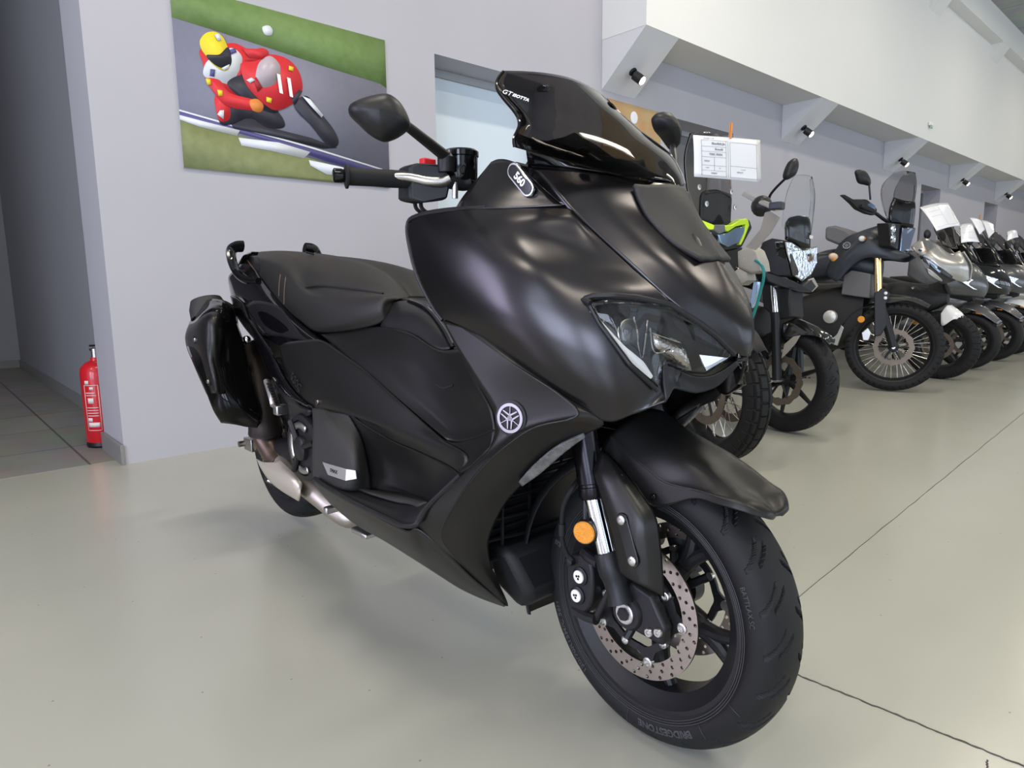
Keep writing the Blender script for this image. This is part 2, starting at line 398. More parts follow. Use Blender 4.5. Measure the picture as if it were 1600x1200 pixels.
# ---- bracket spotlights: lamp with base, arm, can, and bulb
bulb_m = mat('lit_led_bulb', (1, 1, 1), .3, emit=(1, .86, .62), es=26)
spots = [(4.56, 1003, 110), (7.63, 1268, 198), (10.7, 1418, 247), (13.75, 1512, 277), (16.8, 1572, 299)]
where = ['spotlight with black can on the first bracket, above the poster of the bulkhead end',
         'spotlight with black can on the second bracket right of the price sheet',
         'spotlight with black can on the third bracket, above the tall screen of the off-road motorcycle',
         'spotlight with black can on the fourth bracket from the bulkhead end',
         'farthest lit black spotlight, on the fifth bracket']
labels_spot = ['lit black spotlight on the nearest bracket, left end of the white bulkhead',
               'lit black spotlight on the second bracket, above the black naked motorcycle mirror',
               'lit black spotlight on the third bracket, above the clear tall screen',
               'lit black spotlight on the fourth bracket from the near end',
               'smallest, farthest lit black spotlight on the fifth bracket']
for i, (x, px, py) in enumerate(spots):
    s0 = Vector((x - .02, -.155, 2.40 + .155 * .3745 / .428))
    s0 = Vector((x, -.16, 2.5405)); nrm = Vector((0, -.3745, -.426)).normalized()
    r = empty('spotlight', tuple(s0), 0, labels_spot[i], 'spotlight', 'spotlights on the bulkhead brackets')
    d = Vector((.35, -.72, -.62)).normalized()
    MB().lathe(s0 + nrm * .0005, nrm, [(.034, 0), (.034, .012), (.030, .018)], 24).build('base', satin, r)
    MB().tube([s0 + nrm * .015, s0 + nrm * .04, s0 + nrm * .058], .009).build('arm', satin, r)
    c = s0 + nrm * .07 - d * .035
    MB().lathe(c, d, [(.012, 0), (.036, .004), (.038, .03), (.038, .085), (.034, .085), (.033, .06)], 28).build('lamp_can', satin, r)
    MB().lathe(c, d, [(.030, .062), (.031, .095), (.02, .103), (.004, .105)], 24).build('bulb', bulb_m, r)
    l = bpy.data.lights.new('spot_beam', 'SPOT'); l.energy = 22; l.color = (1, .86, .66); l.spot_size = radians(80); l.spot_blend = .6; l.shadow_soft_size = .03
    lo = bpy.data.objects.new('spot_beam', l); COL.objects.link(lo); lo.location = c + d * .125; lo.rotation_euler = d.to_track_quat('-Z', 'Y').to_euler()
# small white motion sensor on the bulkhead
r = empty('motion_sensor', (10.9, -.431, 2.99), 0, 'small white motion sensor high on the white bulkhead face', 'sensor')
MB().box((10.9, -.447, 2.995), (.12, .032, .05)).build('body', whiteplastic, r, bevel=.01)
MB().box((10.9, -.462, 2.955), (.05, .02, .045)).build('detector_window', mat('grey_lens', (.35, .5, .45), .3), r, bevel=.006)

# ---- wall posters (photo prints on the wall, generic racing scene)
def pw(px, py, y): # pixel on the plane Y = y
    d = _fw + _r2 * ((px - 800) / F_PX) - _u2 * ((py - 600) / F_PX); t = (y - CAM.y) / d.y; return CAM + d * t
def grassmat(name, c1, c2):
    return mat(name, c1, .6, noise=1, nscale=22, c2=c2)
pr = empty('wall_poster', (1.735, 0, 1.46), 0, 'large photo poster of a red racing motorcycle and rider with a yellow helmet', 'poster')
px0, px1, pz0, pz1 = 1.135, 2.34, 1.465, 2.327
bx(px0, px1, -.012, -.001, pz0, pz1).build('panel', mat('poster_board', (.5, .5, .52), .5), pr, bevel=.001)
layer = [0]
def shape(pts, m, name='print', smooth=False, par=None, n=60):
    layer[0] += 1; y = -.0122 - layer[0] * .00035
    w = [pw(a, b, y) for a, b in pts]
    if smooth: w = cr(w, n, True)
    for q in w: q.x = min(max(q.x, px0), px1); q.z = min(max(q.z, pz0), pz1)
    mb = MB().prism(w, Vector((0, .0002, 0)))
    return mb
def Z2(L): return [(260 + a / 4, b / 4) for a, b in L]
def pshape(name, L, m, smooth=False, n=60): shape(Z2(L), m, smooth=smooth, n=n).build(name, m, pr, sharp=0)
asph = mat('print_asphalt', (.19, .19, .25), .5, noise=.2, nscale=30)
pshape('printed_track', [(-40, -40), (1420, -60), (1420, 1240), (-40, 1240)], asph)
pshape('printed_far_grass', [(-40, -200), (1420, -200), (1420, 560), (1330, 520), (1000, 420), (640, 300), (300, 190), (-40, 90)], grassmat('print_grass_far', (.11, .20, .04), (.20, .29, .11)))
pshape('printed_grass', [(-40, 700), (200, 770), (500, 860), (900, 990), (1300, 1110), (1420, 1150), (1420, 1260), (-40, 1260)], grassmat('print_grass_near', (.14, .17, .06), (.26, .28, .13)))
whitep = mat('print_white', (.72, .75, .80), .5); bluep = mat('print_blue', (.10, .09, .26), .5); redp = mat('print_red', (.68, .03, .04), .5)
redd = mat('print_dark_red', (.36, .02, .03), .5); blk = mat('print_black', (.03, .03, .045), .5); yel = mat('print_yellow', (.85, .68, .03), .5)
pshape('printed_kerb', [(60, 690), (300, 760), (700, 860), (1000, 960), (1360, 1070), (1360, 1110), (1000, 1010), (700, 900), (300, 790), (60, 720)], bluep)
pshape('printed_kerb_stripe', [(60, 715), (240, 760), (460, 815), (440, 850), (200, 790), (70, 745)], whitep)
pshape('printed_kerb_stripe', [(450, 860), (700, 890), (900, 950), (860, 990), (640, 940), (470, 910)], whitep)
pshape('printed_kerb_stripe', [(890, 1000), (1080, 1040), (1300, 1100), (1260, 1120), (1000, 1090), (900, 1035)], whitep)
pshape('printed_line', [(60, 680), (400, 775), (900, 915), (1350, 1055), (1350, 1066), (900, 927), (400, 787), (60, 692)], whitep)
pshape('printed_ball', [(600, 170), (640, 160), (665, 190), (655, 220), (615, 215)], whitep, True)
pshape('printed_shadow', [(400, 770), (520, 740), (660, 800), (900, 860), (1070, 925), (980, 930), (700, 860), (420, 800)], blk)
pshape('printed_wheel', [(800, 640), (880, 600), (960, 700), (1040, 800), (1075, 870), (1070, 910), (1030, 925), (980, 880), (900, 780), (820, 700)], blk, True)
pshape('printed_leg', [(310, 600), (420, 560), (600, 640), (700, 700), (740, 790), (640, 800), (520, 740), (400, 780), (330, 760)], blk, True)
pshape('printed_knee', [(305, 600), (380, 590), (400, 690), (390, 750), (335, 755), (310, 690)], redp, True)
pshape('printed_body', [(210, 310), (330, 280), (430, 270), (520, 310), (600, 300), (640, 330), (600, 390), (500, 400), (470, 480), (430, 620), (300, 560), (240, 480), (230, 400)], redp, True)
pshape('printed_chest', [(280, 360), (400, 300), (470, 350), (460, 430), (400, 520), (330, 510), (240, 480), (235, 420)], whitep, True)
pshape('printed_under_fairing', [(380, 520), (500, 470), (600, 600), (700, 690), (640, 700), (480, 620)], blk, True)
pshape('printed_arm', [(250, 500), (330, 500), (400, 580), (540, 620), (600, 640), (600, 690), (520, 690), (400, 670), (330, 620)], redp, True)
pshape('printed_glove', [(520, 630), (570, 620), (605, 660), (590, 700), (540, 690)], mat('print_orange', (.75, .25, .05), .5), True)
pshape('printed_fairing', [(465, 400), (560, 380), (650, 340), (760, 370), (830, 450), (850, 560), (800, 640), (690, 690), (600, 640), (500, 530)], redp, True)
pshape('printed_screen', [(590, 380), (650, 350), (705, 400), (710, 470), (670, 530), (600, 545), (560, 500), (565, 430)], mat('print_screen', (.50, .42, .46), .3), True)
pshape('printed_intake', [(780, 620), (830, 560), (850, 570), (800, 655)], blk)
pshape('printed_helmet', [(210, 250), (250, 205), (310, 200), (355, 235), (385, 300), (405, 370), (390, 430), (350, 440), (290, 400), (240, 340), (215, 300)], yel, True)
pshape('printed_visor', [(250, 345), (330, 340), (385, 295), (408, 370), (395, 415), (345, 425), (290, 395)], blk, True)
for L, m_ in [([(470, 300), (560, 305), (640, 330), (600, 370), (520, 360)], redp), ([(395, 310), (430, 300), (440, 325), (405, 340)], bluep),
              ([(275, 430), (305, 435), (300, 480), (270, 475)], bluep), ([(245, 490), (275, 495), (280, 530), (255, 530)], yel),
              ([(318, 560), (350, 565), (352, 600), (325, 598)], yel), ([(335, 690), (360, 688), (358, 745), (318, 715)], whitep),
              ([(765, 410), (795, 420), (792, 445), (765, 438)], yel), ([(625, 605), (660, 615), (655, 645), (625, 635)], yel),
              ([(545, 500), (560, 480), (600, 545), (570, 575)], redd), ([(500, 500), (530, 485), (555, 500), (525, 520)], whitep),
              ([(850, 600), (900, 620), (980, 720), (970, 735), (900, 660)], whitep), ([(300, 215), (330, 210), (345, 250), (320, 255)], whitep),
              ([(345, 425), (395, 400), (392, 425), (360, 440)], whitep)]:
    pshape('printed_patch', L, m_)
def onposter(px, py, sx, sy, y, ang):
    c = pw(px, py, y)
    def f(x, yy, z):
        return Vector((c.x + (x * cos(ang) - yy * sin(ang)) * sx, y - z, c.z + (x * sin(ang) + yy * cos(ang)) * sy))
    return f
layer[0] += 2
text_mb('11', .115, onposter(260 + 752 / 4, 545 / 4, 1, 1.1, -.0122 - layer[0] * .00035, radians(-8)), .0002, bold=.004, shear=-.25).build('printed_number', mat('print_number_white', (.9, .9, .9), .5), pr, sharp=0)
# second poster, autumn colours, half hidden behind the screen
p2 = empty('wall_poster', (4.79, 0, 1.55), 0, 'orange and green photo poster half hidden behind the windscreen', 'poster')
bx(4.40, 5.17, -.012, -.001, 1.55, 2.345).build('panel', mat('autumn_print', (.52, .16, .05), .5, noise=1, nscale=7, c2=(.36, .42, .22)), p2)
MB().ball((4.78, -.0145, 2.245), .05, sc=(1, .04, 1)).build('printed_dot', whitep, p2)

# ---- fire extinguisher standing behind the pillar
ec = Vector((.76, .585, .0)); ec = Vector((.768, .54, 0))
r = empty('fire_extinguisher', tuple(ec), 0, 'red fire extinguisher standing on the tiles behind the pillar corner', 'fire extinguisher')
redx = mat('extinguisher_red', (.62, .01, .02), .3, coat=.4)
MB().lathe(ec + Vector((0, 0, .025)), Vector((0, 0, 1)), [(.078, 0), (.083, .01), (.083, .385), (.078, .415), (.055, .440), (.028, .452), (.024, .47)], 40).build('cylinder', redx, r)
MB().lathe(ec + Vector((0, 0, .001)), Vector((0, 0, 1)), [(.08, 0), (.085, .012), (.081, .03)], 40).build('base_ring', satin, r)
MB().lathe(ec + Vector((0, 0, .492)), Vector((0, 0, 1)), [(.02, 0), (.02, .05), (.012, .055)], 20).build('valve', alu, r)
MB().box(tuple(ec + Vector((.03, .03, .535))), (.10, .02, .012)).box(tuple(ec + Vector((.03, .03, .556))), (.10, .02, .01)).build('lever', satin, r, bevel=.003)
def onx(rad, zc, a0):
    def f(x, y, z):
        a = a0 + x / rad; return ec + Vector((cos(a) * (rad + .0008 + z), sin(a) * (rad + .0008 + z), zc + y))
    return f
fx = onx(.083, 0, radians(-128))
lb = mat('extinguisher_print', (.82, .72, .70), .5)
mb = MB()
def lbx(x0, x1, z0, z1):
    n = 8; mb.grid([[fx(x0 + (x1 - x0) * i / n, z, 0) for i in range(n + 1)] for z in (z0, z1)])
for z0, z1, a, b in [(.355, .375, -.030, -.008), (.325, .340, -.006, .014), (.10, .103, -.035, .035), (.348, .351, -.035, .035), (.305, .310, -.03, .02), (.292, .296, -.03, .025), (.25, .28, -.02, .01), (.225, .229, -.03, .03), (.21, .214, -.03, .03), (.195, .199, -.03, .03), (.18, .184, -.03, .03), (.15, .17, -.03, -.005), (.12, .145, -.03, .03)]: lbx(a, b, z0, z1)
for a in (-.037, .035): lbx(a, a + .003, .10, .351)
mb.build('printed_label', lb, r, thick=.0005)
# ------------------------------------------------------------------ shared wheel parts
def wheel_pt(fr, cx, cz):
    def g(r, a, s): return fr(cx + r * cos(a), s, cz + r * sin(a))
    return g
TYRE_PROF = [(-.66, 0), (-.80, .06), (-.93, .24), (-1, .44), (-.97, .60), (-.87, .76), (-.68, .89), (-.38, .975), (0, 1)]
def tyre(fr, cx, cz, R, rim, W, name, parent, tread='sport', m=None, na=720, nprof=44, depth=.005):
    pr_ = TYRE_PROF + [(-a, b) for a, b in reversed(TYRE_PROF[:-1])]
    pf = even([Vector((a, b * .62, 0)) for a, b in pr_], nprof); pf = [Vector((q.x, q.y / .62, 0)) for q in pf]
    g = wheel_pt(fr, cx, cz); rows = []
    for i in range(na):
        a = 2 * pi * i / na; row = []
        for p in pf:
            s, q = p.x, p.y; d = 0; u = abs(s)
            if tread == 'sport' and q > .6:
                ph = a * 22 / (2 * pi) + (0.5 if s > 0 else 0)
                k = (ph + u * .75) % 1.0
                if .12 < u < .66 and (k < .13): d = depth * 1.2
                k2 = (ph + .5 + u * 1.1) % 1.0
                if .40 < u < .94 and (k2 < .12): d = depth
            elif tread == 'block' and q > .5:
                k = (a * 34 / (2 * pi) + (.5 if (u > .33) else 0)) % 1.0
                if k < .13 or abs(u - .34) < .045 or abs(u - .74) < .04: d = depth * 2.0
            elif tread == 'knob' and q > .5:
                k = (a * 44 / (2 * pi) + (.5 if (u > .28) else 0) + (.25 if u > .62 else 0)) % 1.0
                if k < .26 or abs(u - .28) < .05 or abs(u - .62) < .05: d = depth * 2.2
            r = rim + (R - rim) * q - d
            row.append(g(r, a, s * W / 2))
        rows.append(row)
    rows.append(rows[0])
    mb = MB(); n = nprof
    mb.v = [p for r in rows[:-1] for p in r]
    mb.f = [(i * n + k, i * n + k + 1, ((i + 1) % na) * n + k + 1, ((i + 1) % na) * n + k) for i in range(na) for k in range(n - 1)]
    return mb.build(name, m or rubber, parent, sharp=32)
def ringmb(g, prof, n=96):
    """prof list of (r, s) closed"""
    mb = MB(); k = len(prof)
    mb.v = [g(r, 2 * pi * i / n, s) for i in range(n) for r, s in prof]
    mb.f = [(i * k + j, i * k + (j + 1) % k, ((i + 1) % n) * k + (j + 1) % k, ((i + 1) % n) * k + j) for i in range(n) for j in range(k)]
    return mb
def disc_mb(g, ro, ri, s, th=.0045, n=120, wave=0):
    mb = MB(); k = 4
    for i in range(n):
        a = 2 * pi * i / n; w = wave * cos(a * 12)
        for r, q in ((ro + w, s - th / 2), (ro + w, s + th / 2), (ri - w, s + th / 2), (ri - w, s - th / 2)): mb.v.append(g(r, a, q))
    mb.f = [(i * k + j, i * k + (j + 1) % k, ((i + 1) % n) * k + (j + 1) % k, ((i + 1) % n) * k + j) for i in range(n) for j in range(k)]
    return mb
def drilled(g, ro, ri, s, side, th=.0045, hole=.0036, pat=((.16, 0), (.5, .35), (.84, .7)), cnt=24):
    """annular friction ring with true holes: built as cells with a hole in each"""
    mb = MB(); rows = len(pat); cells = cnt * 2
    # lay out a polar grid of cells, a round hole in alternate ones
    nr = 3; na = cnt * 3
    dr = (ro - ri) / nr
    for i in range(na):
        for j in range(nr):
            a0, a1 = 2 * pi * i / na, 2 * pi * (i + 1) / na; r0, r1 = ri + j * dr, ri + (j + 1) * dr
            hasl = (i + j) % 3 == 0
            c = [(r0, a0), ((r0 + r1) / 2, a0), (r1, a0), (r1, (a0 + a1) / 2), (r1, a1), ((r0 + r1) / 2, a1), (r0, a1), (r0, (a0 + a1) / 2)]
            o = len(mb.v)
            for q in (s - th / 2, s + th / 2): mb.v += [g(r, a, q) for r, a in c]
            if not hasl:
                mb.f += [tuple(o + k for k in range(8)), tuple(o + 8 + k for k in reversed(range(8)))]
            else:
                rc, ac = (r0 + r1) / 2, (a0 + a1) / 2
                for q in (s - th / 2, s + th / 2):
                    for r, a in c:
                        d = Vector(((r - rc), (a - ac) * rc, 0)).normalized() * hole
                        mb.v.append(g(rc + d.x, ac + d.y / rc, q))
                for k in range(8):
                    k2 = (k + 1) % 8
                    mb.f.append((o + k, o + k2, o + 16 + k2, o + 16 + k)); mb.f.append((o + 8 + k, o + 24 + k, o + 24 + k2, o + 8 + k2)); mb.f.append((o + 16 + k, o + 16 + k2, o + 24 + k2, o + 24 + k))
            if j == nr - 1: mb.f += [(o + 2, o + 3, o + 11, o + 10), (o + 3, o + 4, o + 12, o + 11)]
            if j == 0: mb.f += [(o + 6, o + 7, o + 15, o + 14), (o + 7, o, o + 8, o + 15)]
    return mb
def bolt(mb, c, ax, r=.006, h=.004):
    mb.lathe(c, ax, [(r, 0), (r, h * .7), (r * .85, h), (r * .45, h), (r * .42, h * .35)], 16, cap=True)
def arm_mb(p0, p1, w0, w1, t, ax, fr=None):
    """flat tapered bar between p0 and p1, thickness t along ax"""
    d = (p1 - p0).normalized(); n = d.cross(ax).normalized()
    mb = MB(); 
    poly = [p0 + n * w0 / 2 - ax * t / 2, p0 - n * w0 / 2 - ax * t / 2, p1 - n * w1 / 2 - ax * t / 2, p1 + n * w1 / 2 - ax * t / 2]
    return mb.prism(poly, ax * t)

# ------------------------------------------------------------------ the scooter
B = Frame((1.0307, -1.402, 0), radians(-90))
sc = empty('motor_scooter', tuple(B.o), B.yaw, 'matte black sports scooter with smoked windscreen, parked nearest the camera', 'scooter')
P = B.P
def pp(L, q=None): return B.pts(L, q)
def mirror_build(mb, name, m, parent=None, **k):
    mb.build(name, m, parent or sc, **k); mb.mirror(B).build(name, m, parent or sc, **k)

# --- front side fairings
FAIR = [[(638,350,.262),(660,336,.258),(718,329,.242),(776,327,.216),(830,326,.188),(884,327,.162),(893,331,.158)],
 [(640,372,.266),(672,360,.266),(730,352,.254),(786,346,.228),(842,345,.196),(895,345,.168),(912,350,.155)],
 [(645,400,.268),(690,392,.274),(748,382,.262),(800,374,.236),(862,376,.196),(915,378,.166),(942,378,.147)],
 [(656,435,.268),(705,428,.278),(765,420,.268),(830,418,.243),(893,418,.200),(948,418,.160),(986,418,.132)],
 [(666,458,.267),(722,462,.276),(787,468,.270),(852,470,.243),(918,468,.204),(982,464,.158),(1044,470,.110)],
 [(678,478,.265),(735,492,.272),(803,512,.265),(872,526,.240),(943,535,.200),(1012,536,.145),(1080,535,.078)],
 [(686,491,.264),(744,510,.266),(812,542,.256),(876,575,.234),(946,600,.198),(1002,600,.155),(1062,588,.092)],
 [(693,501,.262),(751,525,.258),(817,571,.243),(874,616,.218),(944,657,.186),(990,647,.160),(1040,628,.130)]]
LENS_OUT = [(926,475),(950,470),(1000,474),(1043,482),(1087,506),(1116,527),(1141,551),(1136,559),(1102,580),(1078,579),(1040,565),(1032,575),(1029,600),(985,563),(942,506)]
patch(B, FAIR, 'side_fairing', paint, sc, 90, 90, cut=LENS_OUT)
# dark edge trim along the fairing's rear edge
def edge(pts, r, name, m, parent=None, seg=30, flat=1):
    mirror_build(MB().tube(pp(pts), r, 8, seg, flat=flat), name, m, parent)
edge([(760,324,.222),(700,328,.248),(655,336,.262),(637,350,.263),(641,390,.269),(654,435,.269),(676,478,.266),(692,500,.263)], .0045, 'fairing_edge_trim', satin)
# --- panel below the screen with the badge
BADGE = [[(768,254,.178),(778,250,.172),(790,250,.168),(806,255,.162)],
 [(745,282,.205),(775,284,.196),(808,286,.184),(838,288,.172)],
 [(724,308,.228),(766,310,.214),(812,310,.192),(862,308,.165)],
 [(712,327,.243),(768,327,.221),(826,325,.190),(879,322,.162)]]
patch(B, BADGE, 'upper_side_panel', paint, sc, 16, 16)
patch(B, [[(806,254,.160),(822,258,.152),(832,262,.148)], [(838,286,.168),(848,288,.160),(856,290,.154)], [(878,321,.160),(886,322,.155),(892,326,.152)]], 'gloss_trim', gloss, sc, 12, 12)
# --- nose cowl, one shell across the centre
def wide(fr, rows, name, m, parent, nu=20, nv=36, thick=.004, **k):
    full = []
    for r in rows:
        q = fr.pts(r); q[-1] = q[-1] - fr.R * (q[-1] - fr.o).dot(fr.R)
        full.append(q + [fr.mir(p) for p in reversed(q[:-1])])
    R = [cr(r, nu * 2 + 1) for r in full]; C_ = [cr([r[i] for r in R], nv) for i in range(nu * 2 + 1)]
    G = [[C_[i][j] for i in range(nu * 2 + 1)] for j in range(nv)]
    return MB().grid(G).build(name, m, parent, thick=thick, **k), G
COWL = [[(830,262,.150),(905,268,.115),(985,280,.06),(1040,287,0)],
 [(862,296,.157),(930,292,.118),(1005,300,.06),(1058,303,0)],
 [(890,328,.157),(955,325,.116),(1025,335,.058),(1077,332,0)],
 [(934,369,.146),(1000,368,.105),(1062,378,.052),(1103,375,0)],
 [(988,418,.130),(1048,414,.092),(1096,424,.045),(1128,425,0)],
 [(1046,471,.108),(1092,464,.074),(1128,468,.036),(1150,468,0)],
 [(1092,503,.078),(1124,500,.052),(1150,506,.026),(1166,508,0)],
 [(1134,537,.042),(1150,534,.028),(1162,535,.014),(1170,534,0)],
 [(1158,556,.014),(1162,556,.009),(1166,556,.004),(1168,554,0)]]
wide(B, COWL, 'nose_cowl', paint, sc, 22, 44)
# raised grained insert at the top of the cowl
INS = [[(990,292,.082),(1012,294,.055),(1036,293,.028),(1050,294,0)], [(998,316,.082),(1022,318,.055),(1050,320,.028),(1070,320,0)],
 [(1016,348,.080),(1042,350,.055),(1068,352,.026),(1088,350,0)], [(1052,384,.070),(1072,384,.048),(1090,386,.022),(1106,380,0)], [(1096,409,.045),(1104,409,.03),(1114,410,.014),(1122,408,0)]]
INS = [[(a, b - 3, s) for a, b, s in r] for r in INS]
wide(B, INS, 'cowl_insert', tex_pl, sc, 14, 20, thick=.008)
# black panels between cowl and screen
wide(B, [[(826,258,.150),(900,264,.115),(985,276,.06),(1040,282,0)], [(822,235,.170),(880,245,.125),(950,262,.066),(1008,268,0)],[(818,215,.172),(872,225,.125),(925,240,.066),(975,250,0)]], 'screen_base', gloss, sc, 14, 12)
# --- windscreen
SCREEN = [[(804,230,.235),(862,246,.170),(935,270,.090),(1000,286,.035),(1036,292,0)],
 [(803,216,.236),(864,228,.172),(935,250,.090),(985,264,.035),(1022,272,0)],
 [(811,196,.222),(866,206,.165),(930,222,.088),(972,236,.035),(1004,244,0)],
 [(806,178,.207),(860,185,.152),(915,195,.082),(950,206,.032),(974,212,0)],
 [(788,156,.197),(845,160,.143),(895,168,.076),(925,175,.03),(945,182,0)],
 [(777,140,.189),(830,141,.138),(878,147,.072),(902,152,.03),(920,158,0)],
 [(776,126,.175),(820,124,.130),(862,130,.068),(886,136,.028),(902,141,0)],
 [(786,112,.150),(818,112,.115),(852,119,.062),(872,124,.026),(884,128,0)]]
CEN = [(1.565, 1.052), (1.548, 1.078), (1.524, 1.104), (1.494, 1.134), (1.458, 1.166), (1.420, 1.202), (1.378, 1.240), (1.328, 1.286)]
rows_ = []
for r_, (cx_, cz_) in zip(SCREEN, CEN):
    e = P(*r_[0]); l = Vector(((e - B.o).dot(B.F), (e - B.o).dot(B.R), e.z)); rw_ = []
    for k in range(-12, 13):
        t = abs(k) / 12; rw_.append(B(cx_ + (l.x - cx_) * t ** 1.9, l.y * k / 12, cz_ + (l.z - cz_) * t ** 1.7))
    rows_.append(rw_)
C_ = [cr([r[i] for r in rows_], 44) for i in range(25)]
scr = MB().grid([[C_[i][j] for i in range(25)] for j in range(44)]).build('windscreen', smoke, sc, thick=.004)
edge([(804,230,.235),(803,216,.236),(811,196,.222),(806,178,.207),(788,156,.197),(777,140,.189),(776,126,.175),(786,112,.150)], .0028, 'screen_edge', gloss, scr)
for a in ((849,141,.098),(911,239,.118)):
    c = P(*a); n = (B.F * .35 + B.R * .55 + B.Z * .75).normalized()
    m0 = MB().lathe(c + n * .001, n, [(.0125, 0), (.0125, .003), (.008, .0045), (.0065, .002)], 24)
    mirror_build(m0, 'screen_bolt', gloss, scr)
# instrument hood beneath the screen
hood = [[P(a, b, 0.) + B.R * s for s in (.12, .06, 0, -.06, -.12)] for a, b in ((965, 262), (930, 235), (895, 215))]
for r in hood:
    for k, q in enumerate(r): q.z -= .02 * abs(k - 2)
MB().grid(hood).build('instrument_hood', dull, sc, thick=.02)
# inner fairing below the hood: what the smoked screen lets through
MB().prism([B(1.27, .14, 1.03), B(1.36, .14, 1.12), B(1.44, .10, 1.10), B(1.44, .10, 1.03)], -B.R * .24).build('inner_fairing', dull, sc, bevel=.01)
# screen maker's lettering and the 560 badge
def plane_fn(o, ax, ay, lift=0):
    ax = ax.normalized(); az = ax.cross(ay).normalized(); ay = az.cross(ax).normalized()
    return lambda x, y, z: o + ax * x + ay * y + az * (z + lift)
def on_surface(a, b, c, lift=.002):
    """a centre, b a point to its right, c a point above, all (px,py,s)"""
    o = P(*a); return plane_fn(o, P(*b) - o, P(*c) - o, lift)
fn = on_surface((808,157,.170),(822,162,.157),(812,150,.163), .010)
text_mb('GT', .013, lambda x, y, z: fn(x - .022, y, z), .0004, shear=.3).build('maker_mark', whiteplastic, scr)
text_mb('ISOTTA', .009, lambda x, y, z: fn(x + .004, y, z), .0004, shear=.3, bold=.0003).build('maker_mark', whiteplastic, scr)
bo = P(816, 281, .185); bx1 = P(830, 300, .176) - P(799, 262, .180); by1 = B.F * .3 + B.Z * 1
bfn = plane_fn(bo, -bx1 * -1, by1, .004)
def stad(fn, hw, hh, z, n=12):
    L = []
    for i in range(n + 1): t = -pi / 2 + pi * i / n; L.append(fn(hw - hh + hh * cos(t), hh * sin(t), z))
    for i in range(n + 1): t = pi / 2 + pi * i / n; L.append(fn(-hw + hh + hh * cos(t), hh * sin(t), z))
    return L
bd = MB().prism(stad(bfn, .038, .0145, -.004), bfn(0, 0, .006) - bfn(0, 0, 0)).build('badge', chrome, sc, bevel=.0008)
MB().prism(stad(bfn, .0345, .0108, .0022), bfn(0, 0, .001) - bfn(0, 0, 0)).build('badge_plate', gloss, bd)
text_mb('560', .019, lambda x, y, z: bfn(x, y, .0034 + z), .0005, bold=.0006).build('badge_lettering', whiteplastic, bd)

# --- headlights
LT = [(923,474,.212),(948,468,.199),(1000,471,.160),(1043,479,.125),(1087,503,.086),(1118,525,.055),(1144,551,.026)]
LM = [(930,488,.212),(962,508,.198),(1005,528,.160),(1040,532,.124),(1085,545,.086),(1116,553,.056),(1142,556,.028)]
LBt = [(938,506,.208),(985,567,.184),(1029,606,.143),(1036,568,.122),(1078,583,.080),(1102,584,.058),(1138,560,.030)]
def lens_grid(off, shrink=1.0, rows=(LT, LM, LBt), n=40):
    c = P(1040, 535, .14)
    R = [lin([c.lerp(q, shrink) for q in pp(r)], n + 1) for r in rows]
    C_ = [cr([r[i] for r in R], 14) for i in range(n + 1)]
    return [[C_[i][j] - B.F * off - B.R * off * .6 for i in range(n + 1)] for j in range(14)]
hl = MB().grid(lens_grid(.030)); 
bowl = MB().grid(lens_grid(.034))
def both(mb, name, m, par, **k):
    a = mb.build(name, m, par[0], **k); b = mb.mirror(B).build(name, m, par[1], **k); return a, b
HL = both(bowl, 'headlight', dull, (sc, sc), thick=.003)
both(MB().grid(lens_grid(0)), 'headlight_lens', lens, HL, thick=.003)
# black bezel around the lens
bz = [(923,472,.21),(912,466,.208),(928,461,.202),(960,460,.187),(995,463,.160),(1046,474,.118),(1090,501,.080),(1120,523,.052),(1148,551,.022)]
both(MB().tube(lin(pp([(a, b + 2, s + .002) for a, b, s in bz]), 50), .0055, 8, 50), 'headlight_bezel', satin, HL)
both(MB().tube(lin(pp([(920,474,.21),(938,507,.206),(985,570,.182),(1028,610,.141)]), 40), .0045, 8, 40), 'headlight_bezel', satin, HL)
# vertical light guide at the outer edge
dr = MB().grid([lin([q - B.F * .008 for q in pp([(928,487,.206),(946,513,.200),(972,546,.187),(1000,577,.165),(1020,597,.147)])], 24),
                lin([q - B.F * .008 for q in pp([(930,483,.206),(952,509,.195),(982,541,.180),(1012,566,.157),(1026,588,.143)])], 24)])
both(dr, 'running_light', drl, HL, thick=.004)
# reflector facets, projector and lower mirror
pc_ = P(1006, 520, .16) - B.F * .02
both(MB().lathe(pc_ - B.F * .012, (B.F + B.R * .25).normalized(), [(.021, 0), (.021, .010), (.018, .016), (.010, .021), (.002, .023)], 28), 'projector', lens, HL)
k1 = pp([(1018,512,.128),(1046,530,.105),(1062,534,.092),(1072,548,.084),(1080,578,.076)]); k2 = pp([(1022,540,.130),(1036,555,.115),(1048,562,.104),(1058,569,.096),(1070,577,.084)])
both(MB().grid([lin(k1, 9), lin(k2, 9)]), 'reflector_bowl', reflector, HL, thick=.002, sharp=5)
for q in [((990,495,.165),(1002,560,.150),(1012,500,.155)), ((1015,512,.142),(1022,550,.130),(1050,545,.115)), ((1018,520,.138),(1062,535,.098),(1046,528,.106))]:
    both(MB().tube(cr(pp(q), 12), .0013, 6, 12), 'reflector_rib', reflector, HL)
both(MB().prism(pp([(1091,554,.066),(1136,559,.032),(1102,579,.060)]), B.F * .002), 'main_beam_mirror', mat('beam_mirror', (.85, .92, 1), .12, 1), HL, sharp=5)
for q in [(1003,488,.16),(1035,487,.135),(1073,497,.105)]:
    pass
